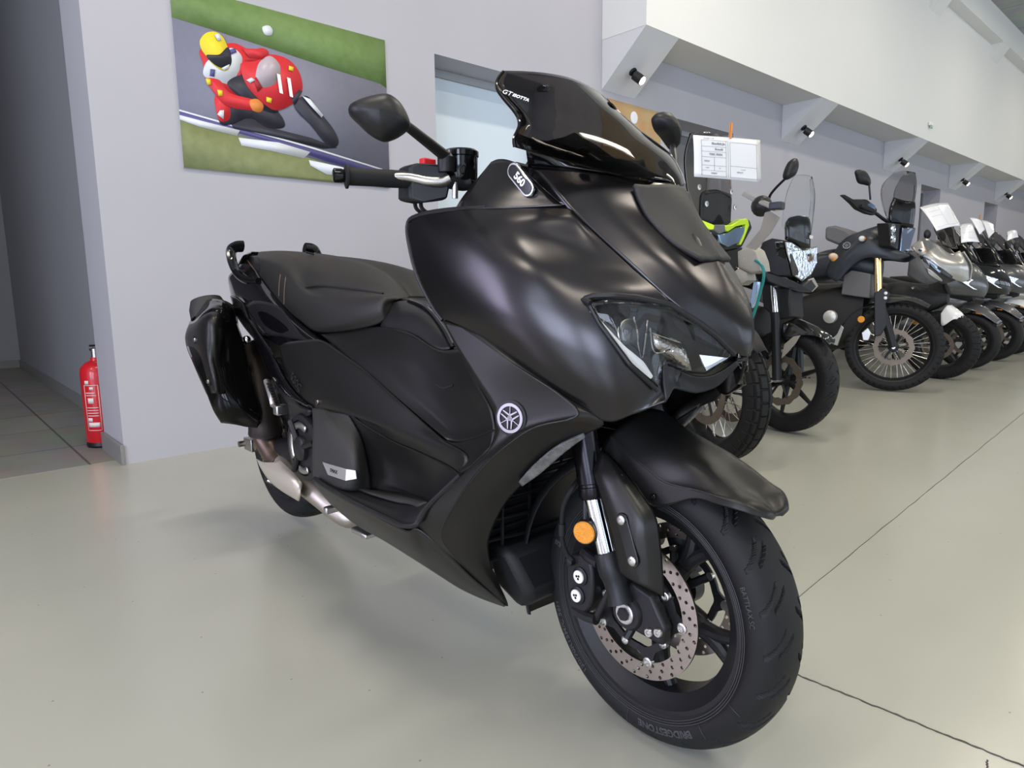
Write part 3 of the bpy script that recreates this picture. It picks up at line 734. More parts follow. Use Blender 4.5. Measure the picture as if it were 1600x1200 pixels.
# --- chin under the headlights, black air mouth
CH = [[(1034,572,.124),(1046,572,.113),(1062,578,.092),(1083,587,.076),(1106,588,.056),(1130,578,.034),(1152,562,.014)],
      [(1036,600,.126),(1047,590,.112),(1062,592,.088),(1085,600,.070),(1112,598,.048),(1132,584,.030),(1153,566,.013)],
      [(1040,628,.128),(1052,608,.112),(1066,610,.088),(1090,614,.066),(1118,604,.040),(1134,590,.026),(1154,569,.012)]]
patch(B, CH, 'chin_panel', satin, sc, 30, 12, thick=.005)
MB().grid([pp([(1152,560,.014),(1152,566,.013)]), [B.mir(q) for q in pp([(1152,560,.014),(1152,566,.013)])]]).build('chin_bridge', satin, sc, thick=.006)
def sharpen(row, k, t):
    f = lambda a, b, u: tuple(a[i] + (b[i] - a[i]) * u for i in range(3))
    return row[:k] + [f(row[k], row[k - 1], t), row[k], f(row[k], row[k + 1], t)] + row[k + 1:]
# --- leg shields
LEG = [[(693,501,.266),(716,509,.264),(719,510,.263),(722,512,.262)],
 [(714,541,.268),(748,530,.262),(752,529,.260),(756,529,.258)],
 [(742,590,.266),(808,574,.252),(814,573,.248),(820,574,.243)],
 [(768,634,.262),(874,618,.226),(882,621,.219),(890,626,.212)],
 [(775,664,.262),(900,650,.220),(924,653,.200),(943,659,.184)],
 [(766,698,.264),(838,667,.254),(880,670,.216),(914,678,.180)],
 [(738,728,.270),(798,692,.266),(830,704,.228),(856,715,.192)],
 [(706,758,.276),(758,726,.272),(790,744,.235),(815,757,.196)],
 [(668,796,.284),(716,780,.278),(754,786,.240),(787,790,.200)],
 [(652,821,.284),(690,832,.272),(730,838,.242),(765,838,.200)],
 [(672,852,.262),(704,862,.250),(738,870,.222),(765,873,.185)],
 [(716,888,.222),(738,895,.208),(760,902,.188),(776,905,.160)],
 [(770,930,.166),(779,934,.160),(786,937,.152),(791,938,.144)],
 [(788,944,.146),(790,945,.144),(792,946,.142),(794,946,.140)]]
LEG = [sharpen(r, 1, .08) for i, r in enumerate(LEG)]
_, LG = patch(B, LEG, 'leg_shield', paint_l, sc, 48, 64)
# crease line and round tuning-fork emblem
bi = min(((j, i) for j in range(1, 63) for i in range(1, 47)), key=lambda q: (Vector(proj(LG[q[0]][q[1]])) - Vector((802, 650))).length)
j_, i_ = bi; n = (LG[j_ + 1][i_] - LG[j_ - 1][i_]).cross(LG[j_][i_ + 1] - LG[j_][i_ - 1]).normalized()
if n.dot(B.R) < 0: n = -n
c = LG[j_][i_] + n * .0035
def emblem(c, n, r, parent, up=Vector((0, 0, 1))):
    e = MB().lathe(c, n, [(r * 1.2, -.008), (r * 1.2, .001), (r, .0015)], 40).build('emblem', satin, parent)
    MB().add(*ring3(c + n * .0022, n, r, r * .80, .0015)).build('emblem_ring', chrome, e)
    y = (up - n * up.dot(n)).normalized(); x = y.cross(n)
    mb = MB()
    for k in range(3):
        t = pi / 2 + k * 2 * pi / 3; d = x * cos(t) + y * sin(t); q = x * -sin(t) + y * cos(t); z = n * .0026 + c
        mb.prism([z - d * r * .05 + q * r * .035, z - d * r * .05 - q * r * .035, z + d * r * .86 - q * r * .02, z + d * r * .86 + q * r * .02], n * .0012)
        for sg in (-1, 1):
            mb.prism([z - d * r * .15 + q * r * sg * .22, z - d * r * .15 + q * r * sg * .10, z - d * r * .72 + q * r * sg * .10, z - d * r * .72 + q * r * sg * .18], n * .0012)
        mb.prism([z - d * r * .15 + q * r * .22, z + d * r * .12 + q * r * .14, z + d * r * .12 - q * r * .14, z - d * r * .15 - q * r * .22], n * .0012)
    mb.build('emblem_forks', chrome, e, sharp=10)
def ring3(c, n, ro, ri, h, k=48):
    a = n.orthogonal().normalized(); b = n.cross(a); v = []; f = []
    for i in range(k):
        t = 2 * pi * i / k; d = a * cos(t) + b * sin(t)
        v += [c + d * ro, c + d * ri, c + d * ri + n * h, c + d * ro + n * h]
    for i in range(k):
        j = (i + 1) % k
        f += [(i * 4 + q, i * 4 + (q + 1) % 4, j * 4 + (q + 1) % 4, j * 4 + q) for q in range(4)]
    return v, f
emblem(c, n, .0265, sc)
emblem(B.mir(c), n - B.R * 2 * n.dot(B.R), .0265, sc)
# front turn signal strip (scratched clear lens)
scr_lens = mat('scratched_clear_plastic', (.004, .004, .004), .18, spec=.35, noise=1.5, nscale=60, c2=(.20, .20, .19), bump=.9, bscale=200)
TS = [[(812,750,.212),(836,724,.210),(870,696,.204),(912,676,.186)], [(818,757,.206),(846,738,.203),(880,708,.197),(914,680,.182)]]
patch(B, TS, 'turn_signal', scr_lens, sc, 24, 6, thick=.012)

# --- side body: tunnel, lower side, step-through
TUN = [[(502,523,.172),(545,518,.170),(595,511,.166),(640,520,.170),(684,546,.176),(722,545,.190)],
 [(526,543,.198),(572,550,.196),(625,560,.194),(672,585,.196),(716,602,.206),(744,594,.222)],
 [(566,576,.212),(606,592,.208),(650,612,.206),(696,634,.208),(742,640,.222),(766,634,.240)],
 [(640,638,.222),(668,650,.218),(696,662,.215),(728,668,.220),(756,668,.234),(772,656,.246)],
 [(698,687,.232),(706,690,.230),(716,691,.230),(732,688,.233),(755,680,.240),(774,671,.250)]]
patch(B, TUN, 'tunnel_cover', paint_l, sc, 30, 30)
SIDE = [[(436,541,.215),(450,535,.215),(475,532,.212),(500,531,.206),(524,544,.202)],
 [(446,575,.222),(475,565,.228),(510,562,.224),(545,566,.218),(570,578,.214)],
 [(466,612,.228),(500,606,.236),(545,606,.234),(596,616,.228),(634,635,.225)],
 [(490,637,.232),(535,640,.242),(585,648,.242),(640,664,.238),(694,688,.235)],
 [(540,641,.232),(590,664,.240),(640,684,.242),(690,704,.246),(730,712,.254)],
 [(570,662,.228),(614,688,.230),(656,706,.234),(700,726,.246),(722,742,.262)]]
patch(B, SIDE, 'side_cover', paint_l, sc, 30, 30)
LOW = [[(541,642,.231),(572,664,.228),(614,688,.229),(656,706,.233),(698,726,.246),(720,742,.262)],
 [(556,668,.228),(582,686,.220),(618,704,.216),(652,722,.222),(682,744,.240),(704,758,.264)],
 [(566,694,.225),(588,710,.214),(618,726,.206),(648,742,.212),(672,762,.235),(690,774,.268)],
 [(574,738,.222),(596,748,.215),(624,760,.212),(648,770,.220),(664,780,.242),(676,786,.272)],
 [(578,765,.222),(600,767,.222),(628,770,.224),(644,776,.232),(660,783,.250),(673,788,.275)]]
patch(B, LOW, 'lower_side_panel', paint_l, sc, 30, 30)
BAND = [[(693,687,.233),(712,692,.232),(745,684,.241),(775,671,.253)], [(708,712,.244),(730,712,.249),(752,704,.256),(770,694,.263)], [(721,742,.262),(734,732,.266),(746,720,.268),(758,708,.268)]]
patch(B, BAND, 'tunnel_corner', paint_l, sc, 16, 12)
REAR = [[(488,638,.236),(502,638,.236),(520,642,.234),(541,642,.232)],
 [(490,662,.262),(512,662,.266),(538,672,.254),(557,669,.232)],
 [(489,700,.272),(516,700,.278),(550,706,.270),(567,695,.230)],
 [(489,728,.275),(516,738,.280),(552,742,.276),(576,738,.228)],
 [(490,750,.276),(512,758,.280),(545,766,.278),(580,766,.225)]]
patch(B, REAR, 'engine_side_cover', tex_pl, sc, 22, 22)
# silver badge strip on it
q = pp([(505,721.5,.284),(543,733,.281),(541,751,.283),(514,742,.286)]); q2 = pp([(543,733,.281),(556,735,.276),(558,748,.276),(541,751,.283)])
b1 = MB().prism(q, B.R * .003).build('name_badge', mat('satin_silver_badge', (.55, .55, .54), .35, .8), sc, bevel=.001)
MB().prism(q2, B.R * .003).build('badge_end', whiteplastic, b1, bevel=.001)
o = q[0].lerp(q[2], .5) + B.R * .0036; fnb = plane_fn(o, (q[1] + q[2]) - (q[0] + q[3]), (q[0] + q[1]) - (q[2] + q[3]), 0)
text_mb('TMAX', .0135, fnb, .0004, shear=.35).build('badge_lettering', gloss, b1)
# embossed letters on the side cover
fe = plane_fn(P(466, 598, .2295), P(480, 618, .234) - P(455, 580, .226), B.Z * .6 + B.F * .8, .002)
text_mb('530C', .034, lambda x, y, z: fe(x, y, z + .004), .0016).build('embossed_mark', dull, sc)
c = P(497, 628.5, .238); mb = MB(); bolt(mb, c, (B.R), .007, .005); mirror_build(mb, 'fairing_bolt', steel)
# footboard with rubber mat and lower belly panel
FB = [[(492,745,.272),(542,765,.262),(600,768,.225),(644,775,.230),(672,786,.268)],
      [(500,754,.290),(550,776,.284),(604,795,.280),(632,806,.284),(664,798,.288)],
      [(512,764,.296),(556,788,.296),(606,812,.298),(634,824,.300),(652,818,.296)]]
patch(B, FB, 'footboard', satin, sc, 26, 14, thick=.008)
mat_ = [[(555,768,.26),(606,777,.245),(638,784,.25),(668,792,.272)], [(580,778,.268),(618,790,.262),(640,794,.266),(652,799,.276)]]
MB().grid([[p + B.Z * .009 for p in cr(pp(r), 16)] for r in mat_]).build('footboard_mat', tex_pl, sc, thick=.004)
edge([(492,748,.292),(512,762,.299),(556,787,.300),(606,811,.302),(630,821,.304),(648,820,.300),(656,812,.294),(672,788,.286),(720,742,.270)], .006, 'footboard_edge', satin, seg=60)
BEL = [[(490,751,.278),(530,775,.288),(580,801,.292),(634,828,.290),(654,826,.286),(700,866,.248),(740,905,.205),(790,945,.148)],
 [(500,766,.262),(536,792,.268),(585,822,.272),(640,852,.262),(672,866,.244),(712,897,.210),(748,922,.178),(790,946,.144)],
 [(516,786,.215),(555,818,.215),(604,846,.212),(652,876,.200),(685,897,.186),(718,918,.165),(752,934,.146),(788,947,.138)]]
patch(B, BEL, 'belly_panel', paint_l, sc, 40, 16, thick=.004)
MB().box(tuple(P(572, 830, .16)), (.05, .08, .014)).build('belly_bracket', alu, sc, bevel=.004)
MB().box(tuple(P(520, 795, .19)), (.05, .02, .02)).build('stand_bracket', alu, sc, bevel=.004)

# --- seat
SEAT = [[(406,432,.118),(426,457,.138),(448,480,.152),(472,502,.162),(497,518,.168),(545,516,.170),(593,505,.160),(606,488,.146),(612,473,.128)],
 [(408,424,.128),(430,447,.148),(455,470,.165),(484,492,.178),(516,504,.184),(556,497,.182),(591,486,.168),(604,476,.148),(616,470,.120)],
 [(408,412,.130),(432,432,.152),(456,450,.165),(488,466,.178),(524,474,.182),(562,472,.174),(594,466,.158),(610,466,.136),(622,468,.108)],
 [(402,403,.115),(428,410,.136),(452,424,.148),(478,449,.146),(512,449,.150),(554,453,.146),(594,459,.132),(614,463,.108),(630,467,.080)],
 [(404,398,.075),(432,398,.088),(456,404,.098),(486,418,.100),(520,424,.104),(560,430,.104),(598,444,.096),(620,456,.074),(636,466,.050)],
 [(404,396,.035),(430,394,.042),(456,397,.046),(490,402,.046),(526,406,.048),(566,414,.048),(602,430,.044),(624,448,.034),(640,465,.024)],
 [(412,394,0),(440,393,0),(466,395,0),(500,400,0),(534,405,0),(572,413,0),(606,430,0),(628,448,0),(642,465,0)]]
def full_patch(rows, name, m, parent, nu=40, nv=20, **k):
    full = [B.pts(r) for r in rows]
    for i, q in enumerate(full[-1]): full[-1][i] = q - B.R * (q - B.o).dot(B.R)
    allr = full + [[B.mir(p) for p in r] for r in reversed(full[:-1])]
    R = [cr(r, nu) for r in allr]; C_ = [cr([r[i] for r in R], nv * 2 + 1) for i in range(nu)]
    G = [[C_[i][j] for i in range(nu)] for j in range(nv * 2 + 1)]
    return MB().grid(G).build(name, m, parent, **k), G
seat, SG = full_patch(SEAT, 'seat', seatm, sc, 60, 34, thick=.006)
# grooves and stitched seams follow the seat surface
def seat_line(pts, r, name, m, seg=40, lift=.002):
    q = cr(pp(pts), seg); q = [p + B.R * lift + B.F * lift * .6 for p in q]
    mb = MB().tube(q, r, 6, seg); mb.build(name, m, seat); mb.mirror(B).build(name, m, seat)
tan = mat('tan_thread', (.30, .20, .13), .7)
def stitches(pts, n=46):
    q = cr(pp(pts), n * 2); mb = MB()
    for i in range(0, n * 2 - 1, 2): mb.tube([q[i] + B.R * .0035 + B.F * .002, q[i + 1] + B.R * .0035 + B.F * .002], .0012, 5)
    mb.build('stitching', tan, seat)
stitches([(466,404,.060),(450,408,.100),(442,420,.142),(438,440,.160),(437,462,.158)])
stitches([(478,405,.070),(459,409,.108),(450,424,.146),(446,448,.165),(445,475,.157)])
seat_line([(478,449,.150),(495,446,.152),(520,448,.153),(555,452,.150),(598,459,.136)], .0035, 'seat_crease', dull, lift=-.001)
# seat base, fuel cover hump and front tail of the seat
HUMP = [[(612,474,.128),(600,500,.158),(595,510,.164)], [(628,471,.112),(640,490,.150),(645,522,.168)], [(645,471,.090),(668,495,.140),(684,546,.174)], [(662,474,.070),(690,510,.130),(706,545,.170)], [(672,480,.05),(700,515,.11),(718,545,.165)]]
patch(B, HUMP, 'fuel_cover_side', satin, sc, 20, 24)
top = [[(628,468,.10),(634,466,.05),(640,465,0)], [(650,472,.085),(656,470,.045),(664,470,0)], [(672,482,.07),(680,480,.035),(690,480,0)]]
wide(B, top, 'fuel_cover', satin, sc, 10, 10)
edge([(640,471,.105),(665,482,.118),(690,512,.142),(708,545,.170)], .007, 'knee_pad_edge', gloss)
edge([(660,560,.186),(672,590,.196),(690,606,.204),(708,602,.208)], .0022, 'tunnel_seam', dull)

# --- tail and grab rail
TAIL = [[(384,403,.10),(398,420,.118),(412,440,.135),(440,474,.155),(468,503,.168),(498,526,.176),(526,543,.196)],
 [(370,420,.135),(384,436,.150),(404,458,.168),(430,482,.184),(458,508,.196),(484,527,.202),(508,536,.204)],
 [(358,432,.140),(368,450,.155),(382,466,.168),(404,488,.184),(424,505,.194),(450,522,.200),(478,533,.204)],
 [(359,448,.135),(366,466,.150),(382,474,.160),(394,494,.172),(410,515,.184),(432,528,.192),(456,536,.200)],
 [(361,460,.130),(367,474,.142),(381,482,.150),(390,500,.160),(402,520,.170),(424,532,.182),(440,541,.190)]]
patch(B, TAIL, 'tail_panel', gloss, sc, 40, 24)
INN = [[(383,480,.172),(398,470,.176),(424,474,.184),(440,482,.188)], [(398,500,.180),(420,500,.186),(446,506,.194),(470,522,.200)], [(420,524,.190),(440,526,.194),(460,530,.200),(488,534,.205)]]
patch(B, [[(a, b, s + .004) for a, b, s in r] for r in INN], 'tail_insert', satin, sc, 16, 12)
# curved strut from tail to the side cover
ST = [[(362,462,.178),(371,466,.186),(381,474,.190)], [(370,488,.186),(379,486,.196),(388,494,.198)], [(382,508,.194),(392,506,.204),(402,518,.205)], [(404,536,.202),(414,538,.212),(422,548,.213)],
 [(414,560,.207),(424,558,.217),(434,568,.218)], [(424,584,.212),(436,586,.224),(446,592,.224)], [(446,612,.220),(456,616,.229),(464,616,.229)], [(478,632,.232),(484,634,.236),(490,637,.236)]]
patch(B, ST, 'tail_strut', gloss, sc, 10, 60, thick=.012)
BK = [[(426,585,.205),(440,600,.212),(455,612,.220)], [(430,600,.205),(445,620,.212),(470,634,.225)], [(450,625,.205),(462,640,.212),(486,640,.230)], [(455,655,.205),(470,655,.212),(486,648,.230)]]
patch(B, BK, 'footpeg_bracket', satin, sc, 10, 14, thick=.01)
gr = MB(); 
GR = [(378,384,.125),(362,388,.150),(359,398,.160),(364,415,.162),(370,436,.158),(386,444,.150),(408,440,.135)]
g1 = MB().tube(cr(pp([(379,385,.115),(368,386,.140),(361,393,.156),(364,412,.160),(374,430,.156),(392,441,.146),(408,443,.136)]), 40), .015, 10, 40, flat=1.6)
mirror_build(g1, 'grab_rail', gloss)
wide(B, [[(384,398,.11),(392,395,.05),(396,394,0)], [(378,404,.12),(384,400,.05),(388,398,0)], [(362,440,.12),(370,420,.05),(372,418,0)], [(364,466,.12),(366,466,.05),(368,466,0)]], 'tail_cap', gloss, sc, 10, 20)
# --- dark inner body that carries the panels
def core(secs, name, m):
    """(x, zlow, zhigh, halfwidth)"""
    rings = []
    for x, a, b, w_ in secs:
        rings.append([B(x, sx * w_, z) for sx, z in ((-.7, a), (.7, a), (1, a + (b - a) * .3), (1, a + (b - a) * .7), (.7, b), (-.7, b), (-1, a + (b - a) * .7), (-1, a + (b - a) * .3))])
    MB().loft(rings).build(name, m, sc, bevel=.004)
core([(-.10, .80, .90, .10), (.15, .62, .85, .12), (.45, .56, .74, .15), (.72, .48, .72, .15), (1.0, .40, .76, .15), (1.2, .50, .80, .17)], 'under_seat_body', dull)
core([(-.27, .88, .95, .07), (-.18, .87, .985, .10), (-.05, .86, .985, .115), (.1, .80, .955, .12)], 'seat_end', satin)
core([(1.02, .22, .60, .17), (1.16, .22, .85, .17), (1.22, .40, .98, .18), (1.34, .80, 1.0, .15), (1.46, .84, .96, .12), (1.6, .80, .88, .06)], 'front_inner_body', dull)
core([(.60, .30, .42, .17), (.9, .24, .40, .19), (1.12, .21, .42, .19)], 'floor_frame', dull)
# swing arm, engine cases and clutch cover
core([(.30, .30, .42, .12), (.48, .26, .52, .17), (.66, .28, .55, .18)], 'engine', cast)
cc = P(472, 700, .235); ex = B.R
e = MB().lathe(cc - ex * .05, ex, [(.098, 0), (.10, .035), (.094, .05), (.080, .052), (.078, .046), (.036, .048), (.034, .060), (.026, .064)], 48).build('clutch_cover', cast, sc, sharp=30)
mb = MB()
for a0, a1 in ((60, 118), (150, 215), (250, 300)):
    L1 = [cc + (B.F * cos(radians(a0 + (a1 - a0) * i / 12)) + B.Z * sin(radians(a0 + (a1 - a0) * i / 12))) * .074 + ex * .001 for i in range(13)]
    L2 = [cc + (B.F * cos(radians(a0 + (a1 - a0) * i / 12)) + B.Z * sin(radians(a0 + (a1 - a0) * i / 12))) * .056 + ex * .001 for i in range(13)]
    MB().grid([L1, L2]).build('cover_insert', alu, e, thick=.006)
for a in (20, 130, 235):
    d = B.F * cos(radians(a)) + B.Z * sin(radians(a)); MB().tube([cc + d * .025 + ex * .006, cc + d * .09 + ex * .004], .009).build('cover_rib', cast, e)
MB().tube([B(.35, .12, .36), B(.1, .13, .33), B(-.02, .13, .325)], .032, 12, rr=(.045, .028), flat=1).build('swing_arm', cast, sc)
MB().tube([B(.35, -.12, .36), B(.1, -.13, .33), B(-.02, -.13, .325)], .032, 12, rr=(.045, .028), flat=1).build('swing_arm', cast, sc)
MB().cyl(B(0, -.16, .326), B(0, .165, .326), .016).build('rear_axle', steel, sc)
# --- rear wheel
gw = wheel_pt(B, 0, .326)
rw = ringmb(gw, [(.195, -.072), (.205, -.075), (.205, -.065), (.185, -.05), (.178, 0), (.185, .05), (.205, .065), (.205, .075), (.195, .072), (.172, .045), (.168, 0), (.172, -.045)])
rw.cyl(B(0, -.09, .326), B(0, .09, .326), .045)
for k in range(5):
    a = k * 2 * pi / 5 + .3; rw.tube([gw(.03, a, 0), gw(.18, a, 0)], .02, 8, rr=(.03, .014))
rw = rw.build('rear_wheel', cast, sc)
tyre(B, 0, .326, .286, .196, .158, 'tyre', rw, na=400, nprof=36)
drilled(gw, .135, .095, .098, 1).build('brake_disc', steel, rw)
MB().box(tuple(P(430, 738, .13)), (.05, .09, .08)).build('rear_caliper', cast, sc, bevel=.008)
MB().tube(pp([(427,753,.16),(424,753,.17),(418,750,.18)]), .006).build('caliper_pin', alu, sc)
# rear mudguard
hg = [[gw(.30, radians(a), s) for s in (-.08, -.05, 0, .05, .08)] for a in range(40, 176, 8)]
for r in hg: r[0] -= (r[2] - B(0, 0, .326)) * .06; r[4] -= (r[2] - B(0, 0, .326)) * .06
MB().grid([cr(r, 9) for r in hg]).build('rear_hugger', satin, sc, thick=.003)
MB().prism([B(-.16, .055, .70), B(-.30, .055, .66), B(-.40, .055, .50), B(-.36, .055, .50), B(-.22, .055, .62)], -B.R * .11).build('plate_holder', satin, sc, bevel=.004)
# --- exhaust
MUF = [[(312,474,.262),(334,468,.262),(352,474,.242),(362,484,.225)],
 [(294,512,.296),(318,492,.325),(346,486,.290),(372,512,.222)],
 [(291,534,.300),(316,518,.338),(346,520,.292),(380,535,.218)],
 [(303,566,.342),(325,556,.334),(352,560,.288),(388,575,.216)],
 [(320,604,.342),(340,598,.324),(366,605,.280),(397,614,.214)],
 [(334,640,.334),(354,636,.310),(380,640,.266),(406,650,.212)],
 [(346,660,.310),(364,662,.288),(384,666,.250),(402,668,.216)]]
mf, MG = patch(B, MUF, 'muffler', muff_m, sc, 24, 40, thick=.006, mirror=False)
# its back half closes the can
c0 = [r[len(r) // 2] for r in MG]
back = MB().grid([cr([r[0], (r[0] + r[-1]) / 2 - B.R * .09 - B.F * .05 , r[-1]], 12) for r in MG]); back.build('muffler_back', satin, mf)
for r in (MG[0], MG[-1]): pass
MB().prism([MG[0][i] for i in range(0, 24, 3)], -B.R * .02 - B.F * .01).build('end_plate', satin, mf)
SH = [[(311,484,.270),(328,480,.276),(344,478,.262),(360,484,.232)],
 [(293,516,.306),(316,498,.336),(336,494,.320),(352,500,.27)],
 [(292,540,.309),(314,528,.348),(334,530,.334),(346,536,.302)],
 [(303,568,.312),(322,560,.348),(336,564,.332),(344,568,.312)],
 [(314,594,.314),(330,588,.347),(342,592,.330),(348,592,.316)],
 [(324,616,.314),(336,614,.342),(345,616,.326),(352,612,.312)]]
sh, _ = patch(B, SH, 'muffler_guard', paint_l, mf, 20, 30, thick=.005, mirror=False)
for a in ((306,531,.340),(327,596,.348)):
    c = P(*a); nn = (B.R * .95 + B.F * .05).normalized()
    MB().lathe(c, nn, [(.013, -.002), (.013, .003), (.010, .004), (.0095, .001)], 24).build('guard_recess', dull, mf)
    mb = MB(); bolt(mb, c + nn * .001, nn, .0065, .006); mb.build('guard_bolt', alu, mf)
ec_ = pp([(312,474,.262),(334,466,.262)])
MB().lathe(B(-.105, .245, .775), (B.F * -.35 + B.Z * .9 + B.R * .05), [(.062, 0), (.060, .035), (.050, .062), (.038, .064), (.034, .03)], 40).build('muffler_end_cap', tex_pl, mf)
c = P(385.5, 531, .20); MB().ball(c, .014, 16).build('muffler_mount_bolt', chrome, sc)
MB().tube(cr(pp([(388,545,.15),(402,590,.158),(410,630,.162),(414,664,.160),(415,676,.158)]), 24), .05, 20, 24, rr=(.046, .056)).build('exhaust_pipe', mat('dark_exhaust_can', (.045, .038, .034), .45, .7), sc)
MB().tube(cr(pp([(412,668,.158),(418,690,.156),(430,712,.155),(440,724,.155)]), 20), .036, 18, 20, rr=(.044, .034)).build('exhaust_pipe', pipem, sc)
MB().tube(cr(pp([(436,715,.15),(462,745,.15),(500,775,.14),(540,805,.11),(560,806,.08)]), 30), .034, 18, 30).build('exhaust_pipe', mat('silver_pipe', (.42, .38, .34), .4, .9, noise=.3, nscale=12), sc)
HS = [[(401,717,.185),(412,722,.196),(430,722,.196),(437,718,.185)], [(410,735,.195),(424,735,.208),(440,734,.205),(452,731,.185)], [(424,754,.195),(440,752,.212),(456,748,.208),(464,744,.190)], [(442,768,.195),(454,766,.208),(464,760,.204),(471,753,.190)], [(467,783,.190),(469,775,.198),(470,766,.196),(472,757,.188)]]
patch(B, HS, 'exhaust_heat_shield', warmalu, sc, 16, 24, thick=.003, mirror=False)
# pillion footpeg
fp = MB().tube(pp([(419,597,.215),(427,622,.225),(430,634,.228)]), .012, 10, flat=1.5)
mb = MB()
for k in range(8):
    c = P(421 + k * 1.6, 600 + k * 4.4, .228); mb.box(tuple(c), (.012, .016, .006))
peg = fp.build('pillion_footpeg', alu, sc); mb.build('peg_rubber', rubber, peg)
MB().box(tuple(P(438, 640, .215)), (.035, .03, .03)).build('footpeg_hinge', alu, sc, bevel=.004)
fp.mirror(B).build('pillion_footpeg', alu, sc)
c = P(386, 692, .14); MB().cyl(c, c + B.R * .03, .011, n=18).cyl(c - B.R * .02, c, .018, .018, 6).build('axle_adjuster', steel, sc)
MB().box(tuple(c + B.F * .03), (.02, .07, .045)).build('adjuster_plate', alu, sc, bevel=.002)
# ------------------------------------------------------------------ steered front end of the scooter
W = Frame((1.0307 + .0, -2.974, 0), radians(-91.8), radians(2))
# W's origin is the front contact point; x forward of the axle, z up
def WP(*a): return W.P(*a)
R1 = .274; g = wheel_pt(W, 0, R1)
rim = ringmb(g, [(.190, -.042), (.202, -.046), (.205, -.05), (.199, -.052), (.190, -.049), (.182, -.038), (.176, 0), (.182, .038), (.190, .049), (.199, .052), (.205, .05), (.202, .046), (.190, .042), (.184, .03), (.170, .0), (.184, -.03)][:0] +
   [(.200, -.046), (.2045, -.046), (.2045, -.052), (.196, -.052), (.188, -.044), (.170, -.030), (.166, 0), (.170, .030), (.188, .044), (.196, .052), (.2045, .052), (.2045, .046), (.200, .046), (.184, .03), (.178, 0), (.184, -.03)])
rim.lathe(W(0, -.05, R1), W.R, [(.034, 0), (.042, .015), (.036, .05), (.042, .085), (.034, .1)], 32)
for k in range(5):
    a = radians(58 + 72 * k)
    # paired Y spokes
    p0 = g(.03, a, 0); p1 = g(.10, a, 0); rim.tube([p0, p1], .02, 10, rr=(.022, .018))
    for sg in (-1, 1):
        rim.tube([g(.085, a, 0), g(.13, a + sg * .06, 0), g(.175, a + sg * .15, 0)], .013, 10, rr=(.016, .012))
fw_ = rim.build('front_wheel', cast, sc, sharp=30)
ty = tyre(W, 0, R1, .274, .196, .122, 'tyre', fw_, na=1100, nprof=96)
# sidewall lettering
letter_m = mat('raised_rubber_letters', (.045, .045, .048), .5)
def side_fn(ang0, rad, s=.0):
    def f(x, y, z):
        r = rad + y; a = ang0 + x / rad
        # sidewall bulge at this radius
        q = (r - .196) / (.274 - .196); sw = .061 * (1 - .35 * abs(q - .44) ** 1.5 * 2.2)
        return g(r, a, sw + .0012 + z * 1)
    return f
def sidetext(t, deg, size, rad, flip=1, bold=0):
    f = side_fn(radians(deg), rad)
    text_mb(t, size, lambda x, y, z: f(-x * flip, y * flip, z), .0006, bold=bold).build('sidewall_lettering', letter_m, fw_)
def st2(t, deg, size, rad, bold=0):   # upright when read from outside along the lower edge
    f = side_fn(radians(deg), rad)
    text_mb(t, size, lambda x, y, z: f(x * 1, y * 1, z), .0006, bold=bold).build('sidewall_lettering', letter_m, fw_)
sidetext('BRIDGESTONE', 287, .019, .232, 1, .0006)
sidetext('120/70R15M/C 56H', 217, .019, .235, 1, .0004)
sidetext('B', 166, .026, .232, 1, .001)
sidetext('BATTLAX SC', 20, .012, .232, 1)
mb = MB()
for a in (265, 309, 233, 332): mb.grid([[g(r, radians(a + d), .0622 - abs(r - .232) * .15) for r in (.219, .225, .232, .238, .245)] for d in (-.12, .12)])
mb.build('sidewall_marks', letter_m, fw_, thick=.0008)
for q in (.2085, .2125, .2165):
    MB().add([g(q + dr_, 2 * pi * i / 160, .0605 + (q - .2085) * .22 + .0008) for i in range(160) for dr_ in (-.0006, .0006)], [(2 * i, 2 * i + 1, (2 * i + 3) % 320, (2 * i + 2) % 320) for i in range(160)]).build('sidewall_rings', letter_m, fw_, thick=.001)
# brake discs with floating carriers
for s in (.070, -.070):
    d = drilled(g, .1335, .102, s, 1, cnt=26).build('brake_disc', steel, fw_, sharp=30)
for s in (.070, -.070):
    mb = MB(); sg = 1 if s > 0 else -1
    poly_o, poly_i = [], []
    for i in range(120):
        a = 2 * pi * i / 120; w_ = max(0, cos(a * 5)) ** 3
        poly_o.append(g(.084 + .022 * w_, a, s)); poly_i.append(g(.070 + .004 * w_, a, s))
    o_ = len(mb.v); mb.v += poly_o + poly_i + [p - W.R * .006 for p in poly_o] + [p - W.R * .006 for p in poly_i]
    for i in range(120):
        j = (i + 1) % 120
        mb.f += [(i, j, 120 + j, 120 + i), (240 + j, 240 + i, 360 + i, 360 + j), (i, 240 + i, 240 + j, j), (120 + j, 360 + j, 360 + i, 120 + i)]
    for k in range(5):
        a = 2 * pi * (k + .5) / 5; mb.tube([g(.032, a, s * .8), g(.074, a, s)], .009, 8)
    mb.build('disc_carrier', cast, fw_)
    for k in range(5):
        a = 2 * pi * k / 5
        MB().lathe(g(.101, a, s), W.R * sg, [(.010, -.004), (.010, .005), (.007, .006), (.005, .002)], 18).build('disc_bobbin', alu, fw_)
        a += pi / 5
        MB().lathe(g(.078, a, s), W.R * sg, [(.008, -.004), (.008, .005), (.006, .006), (.0035, .002)], 18).build('disc_bolt', alu, fw_)
